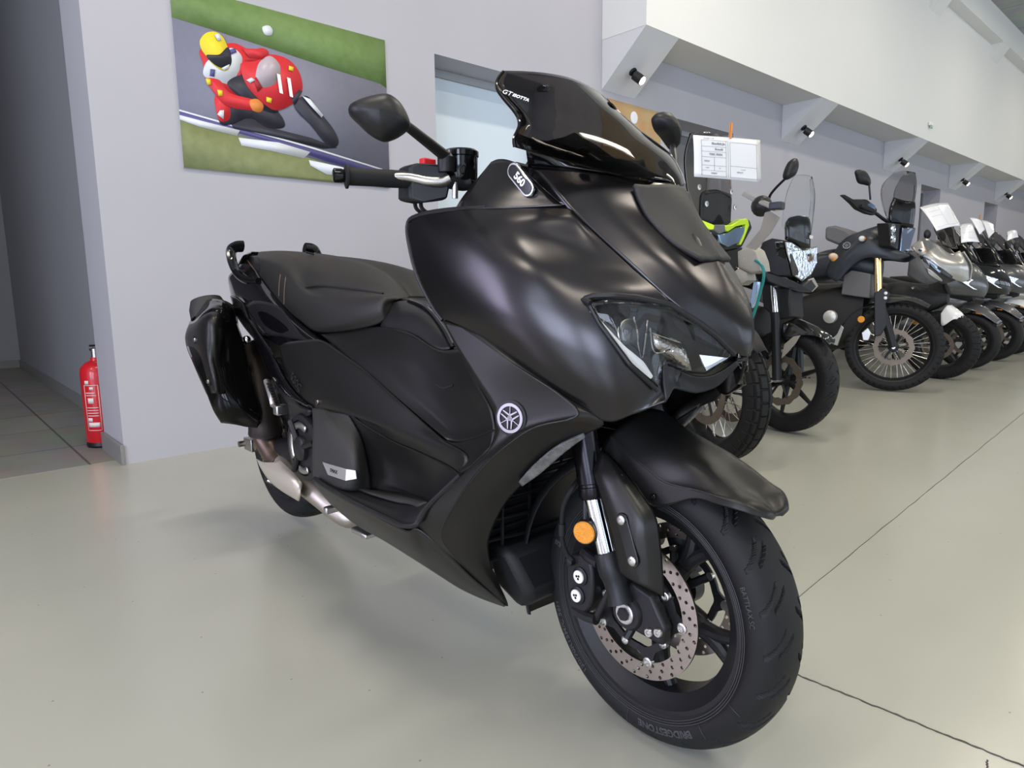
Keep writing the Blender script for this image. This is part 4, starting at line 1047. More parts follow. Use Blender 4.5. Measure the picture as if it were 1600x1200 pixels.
# fork legs: dark upper tube, chrome stanchion, black lower casting; rake 26 degrees
ax = W(0, .108, R1)
ft = WP(913, 672, .112); fs = WP(928, 776, .112); fl = WP(949, 862, .110)
rk = (ft - ax).normalized()
def leg(s):
    k = 1 if s > 0 else -1
    def m(p): return p if s > 0 else W.mir(p)
    top = ft + (ft - fl).normalized() * .12
    a = MB().cyl(m(top), m(fs - (fs - ft).normalized() * .02), .0265, n=32)
    a.lathe(m(fs - (fs - ft).normalized() * .045), m(fs) - m(ft), [(.028, 0), (.028, .018), (.0262, .020), (.0262, .024), (.0278, .026), (.0278, .042), (.024, .048)], 32)
    a = a.build('fork_tube', darkchr, sc)
    MB().cyl(m(fs - (fs - ft) * .1), m(fl + (fl - fs) * .1), .0205, n=32).build('fork_stanchion', chrome, sc)
    d = (ax - fl); low = MB().lathe(m(fl), m(ax) - m(fl), [(.0245, 0), (.0265, .004), (.0265, .040), (.0235, .05), (.022, .075), (.026, d.length - .02)], 32)
    low.lathe(m(ax) - W.R * k * .038, W.R * k, [(.034, 0), (.034, .030), (.030, .036)], 32)
    lo = low.build('fork_lower', cast, sc, sharp=40)
    return lo
lo = leg(1); leg(-1)
h = MB().lathe(ax - W.R * .004, W.R, [(.0205, 0), (.0205, .006), (.0185, .0075)], 32)
h.build('axle_nut', alu, lo)
MB().lathe(ax + W.R * .0015, W.R, [(.0125, 0), (.0125, .0066)], 6).build('axle_socket', dull, lo)
for dx, dz in ((.052, -.018), (.072, -.010)):
    mb = MB(); bolt(mb, W(dx, .100, R1 + dz), W.R, .0085, .006); mb.build('pinch_bolt', alu, lo)
MB().prism([W(-.03, .075, R1 - .03), W(.08, .075, R1 - .035), W(.085, .075, R1 + .0), W(.05, .075, R1 + .05), W(.0, .075, R1 + .06)], W.R * .024).build('fork_foot', cast, lo, bevel=.006)
for s in (.026, -.026):
    pass
# calipers
def caliper(k):
    def m(p): return p if k > 0 else W.mir(p)
    cq = [WP(888, 868, .102), WP(918, 872, .102), WP(926, 905, .102), WP(922, 950, .102), WP(905, 960, .102), WP(890, 945, .102), WP(884, 905, .102)]
    c = MB().prism([m(p) for p in cr(cq, 28, True)], -W.R * k * .062).build('brake_caliper', cast, sc, bevel=.006)
    for px, py, r in ((905, 901, .0128), (901, 930.5, .0125)):
        o = m(WP(px, py, .106)); MB().lathe(o - W.R * k * .004, W.R * k, [(r + .006, 0), (r + .006, .003), (r + .003, .0045)], 28).build('caliper_bore', cast, c)
        MB().lathe(o, W.R * k, [(r, 0), (r, .0035), (r * .9, .0042)], 28).build('piston_cap', whiteplastic, c)
        mb = MB()
        for t in (0, 2.1, 4.2): mb.lathe(o + (W.F * cos(t + .8) + W.Z * sin(t + .8)) * .0035 + W.R * k * .0042, W.R * k, [(.0026, 0), (.0026, .0006)], 12)
        mb.build('piston_socket', gloss, c)
    for a, b in (((912, 862), (936, 880)), ((898, 952), (932, 968))):
        MB().tube([m(WP(*a, .095)), m(WP((a[0] + b[0]) / 2, (a[1] + b[1]) / 2 + 2, .098)), m(WP(*b, .10))], .011, 10).build('caliper_bracket', cast, c)
    MB().prism([m(WP(*p, .104)) for p in ((932, 972), (942, 950), (956, 915), (950, 915), (934, 945), (926, 962))], -W.R * k * .02).build('caliper_bracket', cast, c, bevel=.003)
caliper(1); caliper(-1)
# brake hose with banjo fittings
bh = MB().tube(pp([(905, 748, .10), (893, 765, .125), (881, 790, .13), (878, 820, .128), (879, 845, .124), (886, 866, .116), (894, 875, .110)]), .005, 10, 40)
bh.build('brake_hose', rubber, sc)
MB().tube(pp([(878, 818, .128), (878, 836, .127)]), .0072, 12).build('hose_clamp', cast, sc)
MB().lathe(WP(891, 877, .108), W.R, [(.009, -.006), (.009, .006), (.006, .008)], 20).build('hose_banjo', cast, sc)
# amber reflector on a stalk
c = WP(913, 832, .142); n = (W.R * .9 + W.F * .35).normalized()
rf = MB().lathe(c, n, [(.0215, -.007), (.0220, .001), (.0195, .0035)], 40).build('side_reflector', amber, sc)
MB().lathe(c, n, [(.0232, -.008), (.0232, .0005), (.0222, .0015)], 40).build('reflector_rim', satin, rf)
MB().tube([c - n * .006, WP(914, 790, .125), WP(916, 770, .120)], .005).build('reflector_stalk', satin, rf)
# --- front mudguard
def WPP(L): return W.pts(L)
def wwide(rows, name, m, nu=28, nv=44, thick=.003):
    full = []
    for r in rows:
        r = sharpen(r, 1, .08)
        q = WPP(r); q[-1] = q[-1] - W.R * (q[-1] - W.o).dot(W.R)
        full.append(q + [W.mir(p) for p in reversed(q[:-1])])
    R = [cr(r, nu * 2 + 1) for r in full]; C_ = [cr([r[i] for r in R], nv) for i in range(nu * 2 + 1)]
    return MB().grid([[C_[i][j] for i in range(nu * 2 + 1)] for j in range(nv)]).build(name, m, sc, thick=thick)
MG_ = [[(940,703,.086),(952,680,.083),(985,655,.055),(1012,640,0)],
 [(966,728,.084),(978,704,.082),(1020,680,.052),(1055,672,0)],
 [(992,760,.082),(1008,730,.081),(1055,702,.053),(1096,698,0)],
 [(1020,794,.080),(1040,754,.079),(1090,724,.054),(1128,722,0)],
 [(1082,779,.078),(1092,767,.078),(1124,747,.052),(1152,744,0)],
 [(1118,787,.074),(1128,778,.074),(1152,768,.048),(1174,765,0)],
 [(1156,798,.066),(1164,790,.062),(1182,785,.038),(1194,782,0)],
 [(1192,809,.042),(1197,805,.036),(1205,801,.020),(1210,800,0)],
 [(1206,812,.018),(1208,811,.014),(1210,809,.008),(1212,807,0)]]
wwide(MG_, 'front_mudguard', paint_l)
mb = MB(); bolt(mb, WP(1021, 776, .084), (W.R), .0065, .005); mb.build('mudguard_bolt', gloss, sc)
# fork guard with its slot and two bolts
def wpatch(rows, name, m, nu=20, nv=24, thick=.003, mirror=True):
    R = [cr(WPP(r), nu) for r in rows]; C_ = [cr([r[i] for r in R], nv) for i in range(nu)]
    mb = MB().grid([[C_[i][j] for i in range(nu)] for j in range(nv)]); o = mb.build(name, m, sc, thick=thick)
    if mirror: mb.mirror(W).build(name, m, sc, thick=thick)
    return o
FG = [[(927,737,.128),(932,722,.124),(938,706,.116),(943,704,.110)],
 [(938,772,.132),(950,760,.133),(966,746,.122),(974,738,.105)],
 [(948,806,.134),(966,800,.137),(986,782,.126),(1003,774,.104)],
 [(955,832,.134),(980,835,.139),(1004,818,.128),(1024,806,.103)],
 [(962,862,.132),(986,862,.137),(1010,855,.126),(1032,850,.102)],
 [(967,890,.130),(990,893,.134),(1014,895,.122),(1036,900,.100)],
 [(980,902,.127),(998,912,.130),(1018,922,.118),(1038,933,.098)]]
fg = wpatch(FG, 'fork_guard', paint_l)
sl_a, sl_b = WP(972, 812, .1395), WP(989, 876, .1395)
d = (sl_b - sl_a).normalized(); q = W.R.cross(d); n = W.R
fnS = lambda x, y, z: sl_a.lerp(sl_b, .5) + d * x + q * y + n * z
L = (sl_b - sl_a).length / 2 + .0125
sg_ = MB().prism(stad(fnS, L, .0125, -.003), n * .0045).build('guard_slot', gloss, fg, bevel=.001)
for p in (sl_a, sl_b):
    mb = MB(); mb.lathe(p + n * .0015, n, [(.0088, 0), (.0088, .003), (.0062, .0048), (.0035, .0048), (.0033, .002)], 24); mb.build('guard_bolt', alu, fg)
# black inner mudguard behind the wheel
ing = []
for a in range(114, 206, 8):
    ing.append([g(.312, radians(a), s) for s in (-.105, -.09, -.04, 0, .04, .09, .105)])
for r in ing:
    for k in (0, 6): r[k] -= (r[3] - W(0, 0, R1)) * .10
    for k in (1, 5): r[k] -= (r[3] - W(0, 0, R1)) * .02
MB().grid([cr(r, 15) for r in ing]).build('inner_mudguard', satin, sc, thick=.003)
# radiator and grille behind the wheel
rad = MB().box(tuple(B(1.215, 0, .46)), (.3, .035, .34), (Vector((1, 0, 0)), Vector((0, 1, 0)), Vector((0, 0, 1))))
rad = rad.build('radiator', dull, sc)
mb = MB()
for k in range(15): mb.box(tuple(B(1.238, 0, .32 + k * .019)), (.29, .012, .004))
mb.build('radiator_fins', mat('radiator_fin_metal', (.06, .06, .06), .35, .7), rad)
gl = MB()
for k in range(6): gl.tube([B(1.255, .17, .30 + k * .045), B(1.275, .06, .30 + k * .045), B(1.275, -.06, .30 + k * .045), B(1.255, -.17, .30 + k * .045)], .004, 6)
for s in (.13, .05, -.05, -.13): gl.tube([B(1.262, s, .26), B(1.268, s, .56)], .004, 6)
gl.build('grille', satin, sc)
mb = MB().prism([B(1.20, .19, .62), B(1.40, .19, .68), B(1.38, .19, .60), B(1.25, .19, .54)], -B.R * .38).build('inner_panel', dull, sc, bevel=.01)
mb = MB().prism([B(1.22, .12, .225), B(1.30, .115, .185), B(1.345, .12, .23), B(1.30, .15, .33), B(1.22, .15, .33)], -B.R * .24).build('belly_nose', dull, sc, bevel=.02)
# steering head between forks
MB().prism([W(-.24, .10, .70), W(-.15, .10, .66), W(-.16, .10, .62), W(-.24, .10, .64)], -W.R * .20).build('fork_yoke', dull, sc, bevel=.01)
MB().prism([B(1.38, .135, .70), B(1.62, .10, .70), B(1.66, .07, .745), B(1.5, .12, .80), B(1.38, .14, .82)], -B.R * .2).build('nose_underside', dull, sc, bevel=.01)
# ------------------------------------------------------------------ handlebar
HB = Frame(B.o, B.yaw)
gp = pp([(540, 275, .372), (640, 281, .255)]); dgr = (gp[1] - gp[0]).normalized()
def hb(mb, name, m, par=None, mir=True, **k):
    o = mb.build(name, m, par or sc, **k)
    if mir: mb.mirror(B).build(name, m, par or sc, **k)
    return o
hb(MB().lathe(gp[0] - dgr * .022, dgr, [(.010, -.002), (.0135, 0), (.0135, .014), (.0115, .020), (.0125, .022)], 20), 'bar_end', gloss)
grp = MB().lathe(gp[0], dgr, [(.0165, -.002), (.0235, 0), (.0235, .004), (.0172, .006), (.0165, .05), (.0172, .09), (.0165, (gp[1] - gp[0]).length)], 28)
hb(grp, 'grip', rubber)
hb(MB().tube([gp[1] - dgr * .01, gp[1] + dgr * .10, B(1.17, .10, 1.09), B(1.17, 0, 1.08)], .011, 12), 'handlebar', cast)
sw = MB().prism(pp([(640, 258, .262), (655, 254, .25), (700, 257, .205), (705, 290, .20), (700, 312, .205), (664, 316, .245), (641, 312, .262)]), -B.F * .045)
hb(sw, 'switch_housing', satin, bevel=.006)
MB().box(tuple(P(675, 252, .225) - B.F * .015), (.03, .018, .014)).build('kill_switch', red, sc, bevel=.003)
lv = MB().tube(cr(pp([(589, 275, .315), (610, 276, .295), (640, 277, .265), (668, 283, .24), (690, 284, .218), (702, 279, .205)]), 30), .0075, 12, 30, rr=(.0062, .011), flat=1.0)
lv.ball(P(589, 275, .315), .0105, 16)
hb(lv, 'brake_lever', alu)
mc = P(730, 257, .165) - B.F * .02
hb(MB().lathe(mc - B.Z * .030, B.Z, [(.030, 0), (.033, .006), (.034, .045), (.036, .047), (.036, .056), (.031, .060)], 36), 'fluid_reservoir', gloss)
hb(MB().tube([P(700, 284, .205), P(722, 288, .175), P(735, 286, .16)], .013, 12), 'master_cylinder', cast)
MB().lathe(P(724, 266, .178), B.F + B.R * .3, [(.0095, 0), (.0095, .006), (.007, .007), (.006, .003)], 24).build('reservoir_window', gloss, sc)
mb = MB()
for k in range(2): mb.tube(pp([(649 + k * 9, 308, .23), (649 + k * 9, 322, .228), (655 + k * 9, 330, .22), (668 + k * 9, 336, .20), (690, 350, .15)]), .0042, 8, 24)
mb.build('throttle_cables', rubber, sc)
MB().cyl(P(711, 285, .195), P(711, 310, .195), .006).build('lever_pivot', alu, sc)
# --- mirrors
def mirror_head(cp, hw, hh, dn, name_lab=None, shape=None, m=satin, par=sc, th=.035):
    pass
MR = [(545,168),(556,160),(580,152),(606,149),(622,158),(633,172),(641,192),(638,202),(622,214),(606,220),(594,219),(575,208),(558,192),(546,180)]
mc0 = P(592, 186, .385)
vis = (B.F * .93 + B.R * .18 + B.Z * .05).normalized()
def proj_plane(px, py, o, n):
    d = _fw + _r2 * ((px - 800) / F_PX) - _u2 * ((py - 600) / F_PX); return CAM + d * ((o - CAM).dot(n) / d.dot(n))
nrm = (B.F * .80 + B.R * .55 + B.Z * .10).normalized()
out = cr([proj_plane(a, b, mc0, nrm) for a, b in MR], 42, True)
cen = sum(out, Vector()) / len(out)
rings = [[cen + (p - cen) * sc_ + nrm * dz for p in out] for sc_, dz in ((.0001, -.012), (.90, -.012), (.97, -.010), (1, -.004), (1, .002), (.96, .012), (.84, .024), (.62, .033), (.35, .038), (.0001, .040))]
mh = MB().loft(rings, False)
MH = hb(mh, 'mirror', satin, mir=False); 
MRL = [(1021,184),(1028,176),(1037,177),(1046,190),(1053,206),(1055,222),(1052,234),(1046,228),(1036,214),(1026,202)]
ol = P(1038, 205, -.40); nl = (B.F * .95 + B.R * .08 + B.Z * .05).normalized()
outl = cr([proj_plane(a, b, ol, nl) for a, b in MRL], 36, True); cl = sum(outl, Vector()) / len(outl)
ml = MB().loft([[cl + (p - cl) * k + nl * z for p in outl] for k, z in ((.001, -.010), (.93, -.010), (1, -.002), (.97, .010), (.82, .024), (.45, .036), (.001, .040))], False)
ML = ml.build('mirror', satin, sc)
MB().tube([P(1051, 228, -.40), P(1054, 245, -.37), P(1055, 268, -.33), P(1050, 290, -.28)], .007, 10).build('mirror_stalk', satin, sc)
glass_m = mat('mirror_glass', (.8, .82, .85), .02, 1)
gm = MB().prism([cen + (p - cen) * .88 - nrm * .0126 for p in out], -nrm * .001)
gm.build('mirror_glass', glass_m, MH, sharp=10); MB().prism([cl + (p - cl) * .88 - nl * .0105 for p in outl], -nl * .001).build('mirror_glass', glass_m, ML, sharp=10)
a = P(612, 178, .345); b = P(697, 245, .212)
st = MB().tube([a, a.lerp(b, .5), b], .008, 12, 20, rr=(.0085, .0115))
st.ball(a, .012, 16)
hb(st, 'mirror_stalk', satin, mir=False)
hb(MB().lathe(P(697, 254, .21) - B.Z * .012, B.Z, [(.016, -.006), (.017, .004), (.017, .022), (.012, .028)], 24), 'mirror_clamp', satin)
MB().tube(pp([(490, 397, .03), (478, 394, .06)]), .003).build('left_grab_rail_end', satin, sc)  # visible end of the left grab rail, drawn as a thin rod
# ------------------------------------------------------------------ motorcycles parked in the row
silver = mat('silver_paint', (.42, .41, .385), .28, .55, coat=.5)
grey_p = mat('dark_grey_paint', (.11, .11, .115), .3, .5, coat=.4)
blackp = mat('black_paint', (.008, .008, .009), .12, 0, coat=.8)
whitep_ = mat('white_paint', (.80, .80, .80), .25, coat=.5)
bluep_ = mat('blue_paint', (.02, .03, .16), .25, coat=.5)
bluemat = mat('blue_black_plastic', (.022, .026, .034), .38)
beige = mat('greige_plastic', (.33, .31, .27), .45)
lime = mat('lime_plastic', (.60, .85, .02), .4)
teal = mat('teal_frame_tube', (.01, .20, .19), .35)
gold = mat('gold_fork_tube', (.80, .58, .24), .16, 1)
whiteal = mat('pale_alloy_plate', (.60, .60, .58), .4, .6)
greytex = mat('grey_textured_plastic', (.12, .12, .125), .6, 0, bump=.4, bscale=500)
paper = mat('white_paper_in_sleeve', (.82, .83, .88), .25, coat=.6)
ink = mat('grey_ink', (.28, .29, .33), .6)
wood = mat('orange_wooden_peg', (.70, .27, .06), .55)
headl = mat('chrome_lamp_bowl', (.62, .64, .67), .12, 1, bump=1, bscale=45)
blueref = mat('blueish_lamp_mirror', (.45, .62, .85), .08, 1)

def poly_part(fr, pts, name, m, par, th=.05, bevel=.006, smooth=0, dx=True, q=None, bulge=0, mirror=False):
    """solid body part: traced outline at its own distance, real depth and a rounded face"""
    w = fr.pts(pts, q)
    if smooth: w = cr(w, smooth, True)
    c = sum(w, Vector()) / len(w)
    n = (CAM - c); n.z *= .3; n.normalize()
    ax = fr.R if dx else fr.F
    rings = [[p - ax * th for p in w], [p + ax * 0 for p in w]]
    if bulge:
        rings += [[c + (p - c) * .90 + ax * bulge * .55 for p in w], [c + (p - c) * .62 + ax * bulge * .9 for p in w], [c + (p - c) * .02 + ax * bulge for p in w]]
    mb = MB().loft(rings)
    o = mb.build(name, m, par, bevel=0 if bulge else bevel, sharp=40)
    if mirror: mb.mirror(fr).build(name, m, par, bevel=0 if bulge else bevel, sharp=40)
    return o
def lwide(fr, rows, name, m, par, nu=12, nv=20, thick=.004, lens_=False):
    full = [[fr(*p) for p in r] + [fr(p[0], -p[1], p[2]) for p in reversed(r[:-1])] for r in rows]
    R = [cr(r, nu * 2 + 1) for r in full]; C_ = [cr([r[i] for r in R], nv) for i in range(nu * 2 + 1)]
    return MB().grid([[C_[i][j] for i in range(nu * 2 + 1)] for j in range(nv)]).build(name, m, par, thick=thick)
def pwide(fr, rows, name, m, par, nu=12, nv=20, thick=.004):
    return wide(fr, rows, name, m, par, nu, nv, thick)[0]

def moto_wheel(fr, cx, R, rim, Wd, par, name='front_wheel', tread='sport', spokes='cast', disc=.15, both_discs=False, na=240, wave=0, rimm=None, n=6):
    g = wheel_pt(fr, cx, R); hw = Wd * .36
    mb = ringmb(g, [(rim + .004, -hw), (rim + .010, -hw), (rim + .008, -hw - .008), (rim - .004, -hw - .004), (rim - .02, -hw * .5), (rim - .024, 0), (rim - .02, hw * .5), (rim - .004, hw + .004), (rim + .008, hw + .008), (rim + .010, hw), (rim + .004, hw), (rim - .012, 0)], 72)
    mb.lathe(fr(cx, -.055, R), fr.R, [(.03, 0), (.04, .02), (.03, .055), (.04, .09), (.03, .11)], 24)
    if spokes == 'cast':
        for k in range(n):
            a = 2 * pi * k / n + .4
            mb.tube([g(.03, a, 0), g(rim - .01, a, 0)], .012, 8, rr=(.02, .010))
    o = mb.build(name, rimm or cast, par, sharp=30)
    if spokes == 'wire':
        sp = MB()
        for k in range(36):
            a = 2 * pi * k / 36; sg = 1 if k % 2 else -1; b = a + (.35 if k % 4 < 2 else -.35)
            sp.tube([g(.038, b, sg * .045), g(rim - .008, a, sg * .006)], .0022, 5)
        sp.build('wire_spokes', mat('spoke_steel', (.75, .72, .66), .25, 1), o)
    tyre(fr, cx, R, R, rim, Wd, 'tyre', o, tread=tread, na=na, nprof=34 if na > 300 else 22)
    for s in ((.075, -.075) if both_discs else (.075,)):
        disc_mb(g, disc, disc * .72, s, wave=wave).build('brake_disc', bg_steel, o)
        m2 = MB()
        for k in range(6): m2.tube([g(.03, k * pi / 3, s * .9), g(disc * .76, k * pi / 3, s)], .007, 6)
        m2.build('disc_carrier', cast, o)
    return o
def legs(fr, top, mid, ax, m_up, par, r=.024, sx=.10, low=cast, inverted=False):
    """top, mid, axle as (x, z)"""
    for s in (sx, -sx):
        MB().cyl(fr(top[0], s, top[1]), fr(mid[0], s, mid[1]), r if inverted else r * .85, n=20).build('fork_tube', m_up, par)
        MB().lathe(fr(mid[0], s, mid[1]), fr(ax[0], s, ax[1]) - fr(mid[0], s, mid[1]), [(r * 1.1, 0), (r * 1.15, .02), (r * 1.05, .1), (r * 1.2, (fr(ax[0], s, ax[1]) - fr(mid[0], s, mid[1])).length)], 20).build('fork_lower', low, par)
    MB().cyl(fr(ax[0], -sx - .02, ax[1]), fr(ax[0], sx + .02, ax[1]), .013).build('front_axle', alu, par)
def lp(fr, px, py, q=.10):
    p = fr.P(px, py, q) - fr.o; return p.dot(fr.F), p.dot(fr.Z)
def rear(fr, wb, R, par, seat_z=.82, body=dull, tread='sport', wd=.15):
    moto_wheel(fr, -wb, R, R - .085, wd, par, 'rear_wheel', tread, na=120, disc=.11)
    MB().tube([fr(-wb, .11, R), fr(-wb + .45, .10, R + .08)], .025, 8).tube([fr(-wb, -.11, R), fr(-wb + .45, -.10, R + .08)], .025, 8).build('swing_arm', cast, par)
def body_loft(fr, secs, name, m, par, k=14, sub=0, e=.75):
    """sections (x, z centre, half width, half height) with superellipse shape"""
    rings = []
    for x, z, hw, hh in secs:
        ring = []
        for i in range(k * 2):
            t = 2 * pi * i / (k * 2); c_, s_ = cos(t), sin(t)
            ring.append(fr(x, hw * abs(c_) ** e * (1 if c_ >= 0 else -1), z + hh * abs(s_) ** e * (1 if s_ >= 0 else -1)))
        rings.append(ring)
    n = len(rings) * 4
    cols = [cr([r[i] for r in rings], n) for i in range(k * 2)]
    return MB().loft([[cols[i][j] for i in range(k * 2)] for j in range(n)]).build(name, m, par, sharp=50)
def simple_mirror(fr, x, s, z, par, w_=.075, h_=.045, base=None):
    for q in (s, -s):
        c = fr(x, q, z)
        a = MB().ball(c, 1, 20, (h_ * .5, w_, h_), (fr.F, fr.R, fr.Z)).build('mirror', satin, par)
        if base: MB().tube([fr(base[0], base[1] * (1 if q > 0 else -1), base[2]), fr((x + base[0]) / 2 + .02, (q + base[1] * (1 if q > 0 else -1)) / 2, z - .06), c], .006, 8).build('mirror_stalk', satin, par)
def bars(fr, x, z, hw, par, grips=True):
    MB().tube([fr(x - .10, hw, z - .01), fr(x - .03, hw * .6, z), fr(x, .08, z - .04), fr(x, -.08, z - .04), fr(x - .03, -hw * .6, z), fr(x - .10, -hw, z - .01)], .012, 10, 40).build('handlebar', satin, par)
    for q in (1, -1):
        MB().cyl(fr(x - .10, q * hw, z - .01), fr(x - .055, q * hw * .78, z - .003), .018).build('grip', rubber, par)
        MB().tube([fr(x - .02, q * hw * .98, z), fr(x + .01, q * hw * .8, z), fr(x, q * hw * .6, z)], .006, 8).build('hand_lever', alu, par)
def side_stand(fr, x, par):
    MB().tube([fr(x, -.12, .22), fr(x + .03, -.26, .012), fr(x + .07, -.28, .01)], .011, 8).build('side_stand', satin, par)
def sheet(name, corners, label, par=None, cols=10, m=None, grp='price sheets on the motorcycles', curl=.0):
    """paper in a plastic sleeve: corners TL TR BR BL as world points; a slightly curved thick sheet"""
    TL, TR, BR_, BL = corners
    o = empty(name, tuple((BL + BR_) / 2), 0, label, 'price sheet', grp)
    n = (TR - TL).cross(BL - TL).normalized(); G = []
    if n.dot(CAM - TL) < 0: n = -n
    for j in range(9):
        row = []
        for i in range(13):
            u, v = i / 12, j / 8
            p = TL.lerp(TR, u).lerp(BL.lerp(BR_, u), v) + n * (sin(u * pi) * curl + sin(v * pi * 1.3 + u) * curl * .4)
            row.append(p)
        G.append(row)
    MB().grid(G).build('sheet', m or paper, o, thick=.0012)
    def f(u, v, lift=.0012):
        p = TL.lerp(TR, u).lerp(BL.lerp(BR_, u), v) + n * (sin(u * pi) * curl + sin(v * pi * 1.3 + u) * curl * .4); return p + n * lift
    return o, f
def rules_on(o, f, lines):
    mb = MB()
    for u0, v0, u1, v1 in lines:
        w_ = .0035 if abs(u0 - u1) > abs(v0 - v1) else .0025
        a, b = [], []
        for i in range(9):
            t = i / 8; u, v = u0 + (u1 - u0) * t, v0 + (v1 - v0) * t
            if abs(u0 - u1) > abs(v0 - v1): a.append(f(u, v - w_)); b.append(f(u, v + w_))
            else: a.append(f(u - w_, v)); b.append(f(u + w_, v))
        mb.grid([a, b])
    mb.build('ruled_lines', ink, o, thick=.0003)
def text_on(o, f, t, u, v, sz, align='LEFT', bold=0):
    text_mb(t, sz, lambda x, y, z: f(u + x, v - y * 1.42, .0014 + z), .0001, align=align, bold=bold, res=2).build('printed_text', ink, o)
def peg(c, d, label, nrm):
    o = empty('clothes_peg', tuple(c), 0, label, 'clothes peg', 'pegs holding the price sheets')
    d = d.normalized(); q = d.cross(nrm).normalized()
    for k in (-1, 1):
        MB().box(tuple(c + nrm * (.004 * k) + d * .02), (.072, .010, .004), (d, q, nrm)).build('peg_half', wood, o, bevel=.001)
    MB().tube([c + q * .007 + nrm * .006, c + q * .007 - nrm * .006], .003).build('peg_spring', steel, o)
    return o

# === 1. adventure motorcycle behind the scooter
A0 = (2.93, -1.98, 0)
A = Frame(A0, radians(-92)); AW = Frame(A0, radians(-112))
ad = empty('adventure_motorcycle', A0, A.yaw, 'adventure motorcycle with lime eyebrow stripes and smoked screen, right behind the scooter nose', 'motorcycle')
moto_wheel(AW, 0, .335, .242, .128, ad, tread='block', spokes='wire', disc=.15, both_discs=True, na=640)
legs(AW, (-.30, .92), (-.14, .55), (0, .335), darkchr, ad, .026, .11)
rear(A, 1.50, .33, ad)
pwide(A, [[(1082,330,.16),(1108,352,.07),(1125,358,0)], [(1072,290,.19),(1098,300,.09),(1121,300,0)], [(1069,245,.19),(1094,240,.09),(1119,240,0)], [(1078,208,.160),(1096,206,.07),(1118,208,0)]], 'windscreen', mat('dark_smoke_screen', (.50, .49, .47), .05, trans=1, ior=1.1), ad, 14, 20)
pwide(A, [[(1094,348,.12),(1108,354,.06),(1122,358,0)], [(1096,308,.12),(1108,306,.06),(1120,306,0)], [(1104,300,.10),(1112,298,.05),(1122,298,0)]], 'dash_cover', dull, ad, 8, 10, thick=.02)
for a in ((1088.5,293,.135), (1100,319,.12)):
    c = A.P(*a) ; mb = MB().lathe(c + A.F * .012, A.F, [(.013, 0), (.013, .004), (.005, .005), (.004, .001)], 18); mb.build('screen_bolt', alu, ad); mb.mirror(A).build('screen_bolt', alu, ad)
# lime eyebrows, twin headlights, cheeks
hx = A.P(1128, 365, 0)
def apts(L, x=None): return [A.P(a, b, x=(hx - A.o).dot(A.F) + (d if d else 0)) for a, b, d in L]
def solid(fr, w, name, m, par, depth=.04, bevel=.004, sm=0):
    if sm: w = cr(w, sm, True)
    return MB().prism(w, -fr.F * depth).build(name, m, par, bevel=bevel)
solid(A, apts([(1070,330,-.03),(1083,338,-.02),(1103,346,0),(1118,352,.01),(1116,359,.01),(1110,359,.01),(1096,353,0),(1078,345,-.02)]), 'brow_stripe', lime, ad)
solid(A, apts([(1133,352,.01),(1143,352,.01),(1156,344,0),(1167,341,-.02),(1170,345,-.02),(1171,352,-.03),(1163,373,-.03),(1158,383,-.03),(1155,382,-.03),(1164,362,-.02),(1166,350,-.02),(1150,354,0),(1138,362,.01),(1134,360,.01)]), 'brow_stripe', lime, ad)
solid(A, apts([(1118,351,.015),(1133,351,.015),(1134,362,.015),(1124,366,.015),(1116,360,.015)]), 'nose_piece', greytex, ad)
solid(A, apts([(1076,348,-.03),(1090,352,-.02),(1106,360,-.01),(1114,364,0),(1106,372,0),(1098,376,-.01),(1084,366,-.02)]), 'headlight', headl, ad, .05)
solid(A, apts([(1122,366,0),(1136,364,0),(1150,356,-.01),(1164,353,-.02),(1163,364,-.02),(1155,380,-.02),(1137,386,-.01),(1127,380,0)]), 'headlight', blueref, ad, .05)
solid(A, apts([(1076,344,-.05),(1120,350,-.02),(1172,343,-.05),(1176,356,-.06),(1160,386,-.05),(1137,391,-.03),(1110,386,-.03),(1090,374,-.05)]), 'headlight_surround', dull, ad, .08, .01)
solid(A, apts([(1108,388,-.06),(1132,392,-.05),(1162,386,-.07),(1150,420,-.10),(1135,460,-.12),(1118,430,-.12)]), 'front_frame_cover', dull, ad, .15, .01)
poly_part(A, [(1153,393,.20),(1172,384,.22),(1183,392,.24),(1190,410,.24),(1192,424,.24),(1176,428,.23),(1166,424,.22),(1154,418,.2)], 'side_fairing', beige, ad, th=.06, bulge=.02)
poly_part(A, [(1148,424,.19),(1156,418,.2),(1170,425,.21),(1172,438,.21),(1160,446,.2),(1148,440,.19)], 'side_fairing', beige, ad, th=.05, bulge=.02)
poly_part(A, [(1162,404,.235),(1172,398,.24),(1182,395,.245),(1184,400,.245),(1172,404,.24),(1164,409,.235)], 'fairing_stripe', lime, ad, th=.01, bevel=.001)
MB().tube(cr(A.pts([(1180,407,.25),(1188,412,.26),(1193,422,.27),(1193,436,.27),(1189,452,.26),(1182,478,.25),(1174,500,.24)]), 30), .006, 8, 30).build('frame_tube', teal, ad)
poly_part(A, [(1177,440,.22),(1185,440,.22),(1181,468,.21),(1174,482,.20),(1172,470,.2)], 'radiator_guard', blueref, ad, th=.02, bevel=.003)
body_loft(A, [(-.10, .95, .10, .08), (-.28, .98, .17, .12), (-.55, .97, .18, .13), (-.8, .88, .12, .08)], 'fuel_tank', beige, ad)
body_loft(A, [(-.72, .86, .11, .05), (-1.0, .85, .15, .05), (-1.35, .93, .14, .06), (-1.7, .96, .09, .04)], 'seat', seatm, ad)
body_loft(A, [(-.18, .60, .12, .22), (-.45, .58, .20, .26), (-.8, .52, .20, .22), (-1.0, .5, .12, .15)], 'engine', dull, ad)
bars(A, -.34, 1.13, .40, ad); side_stand(A, -.75, ad)
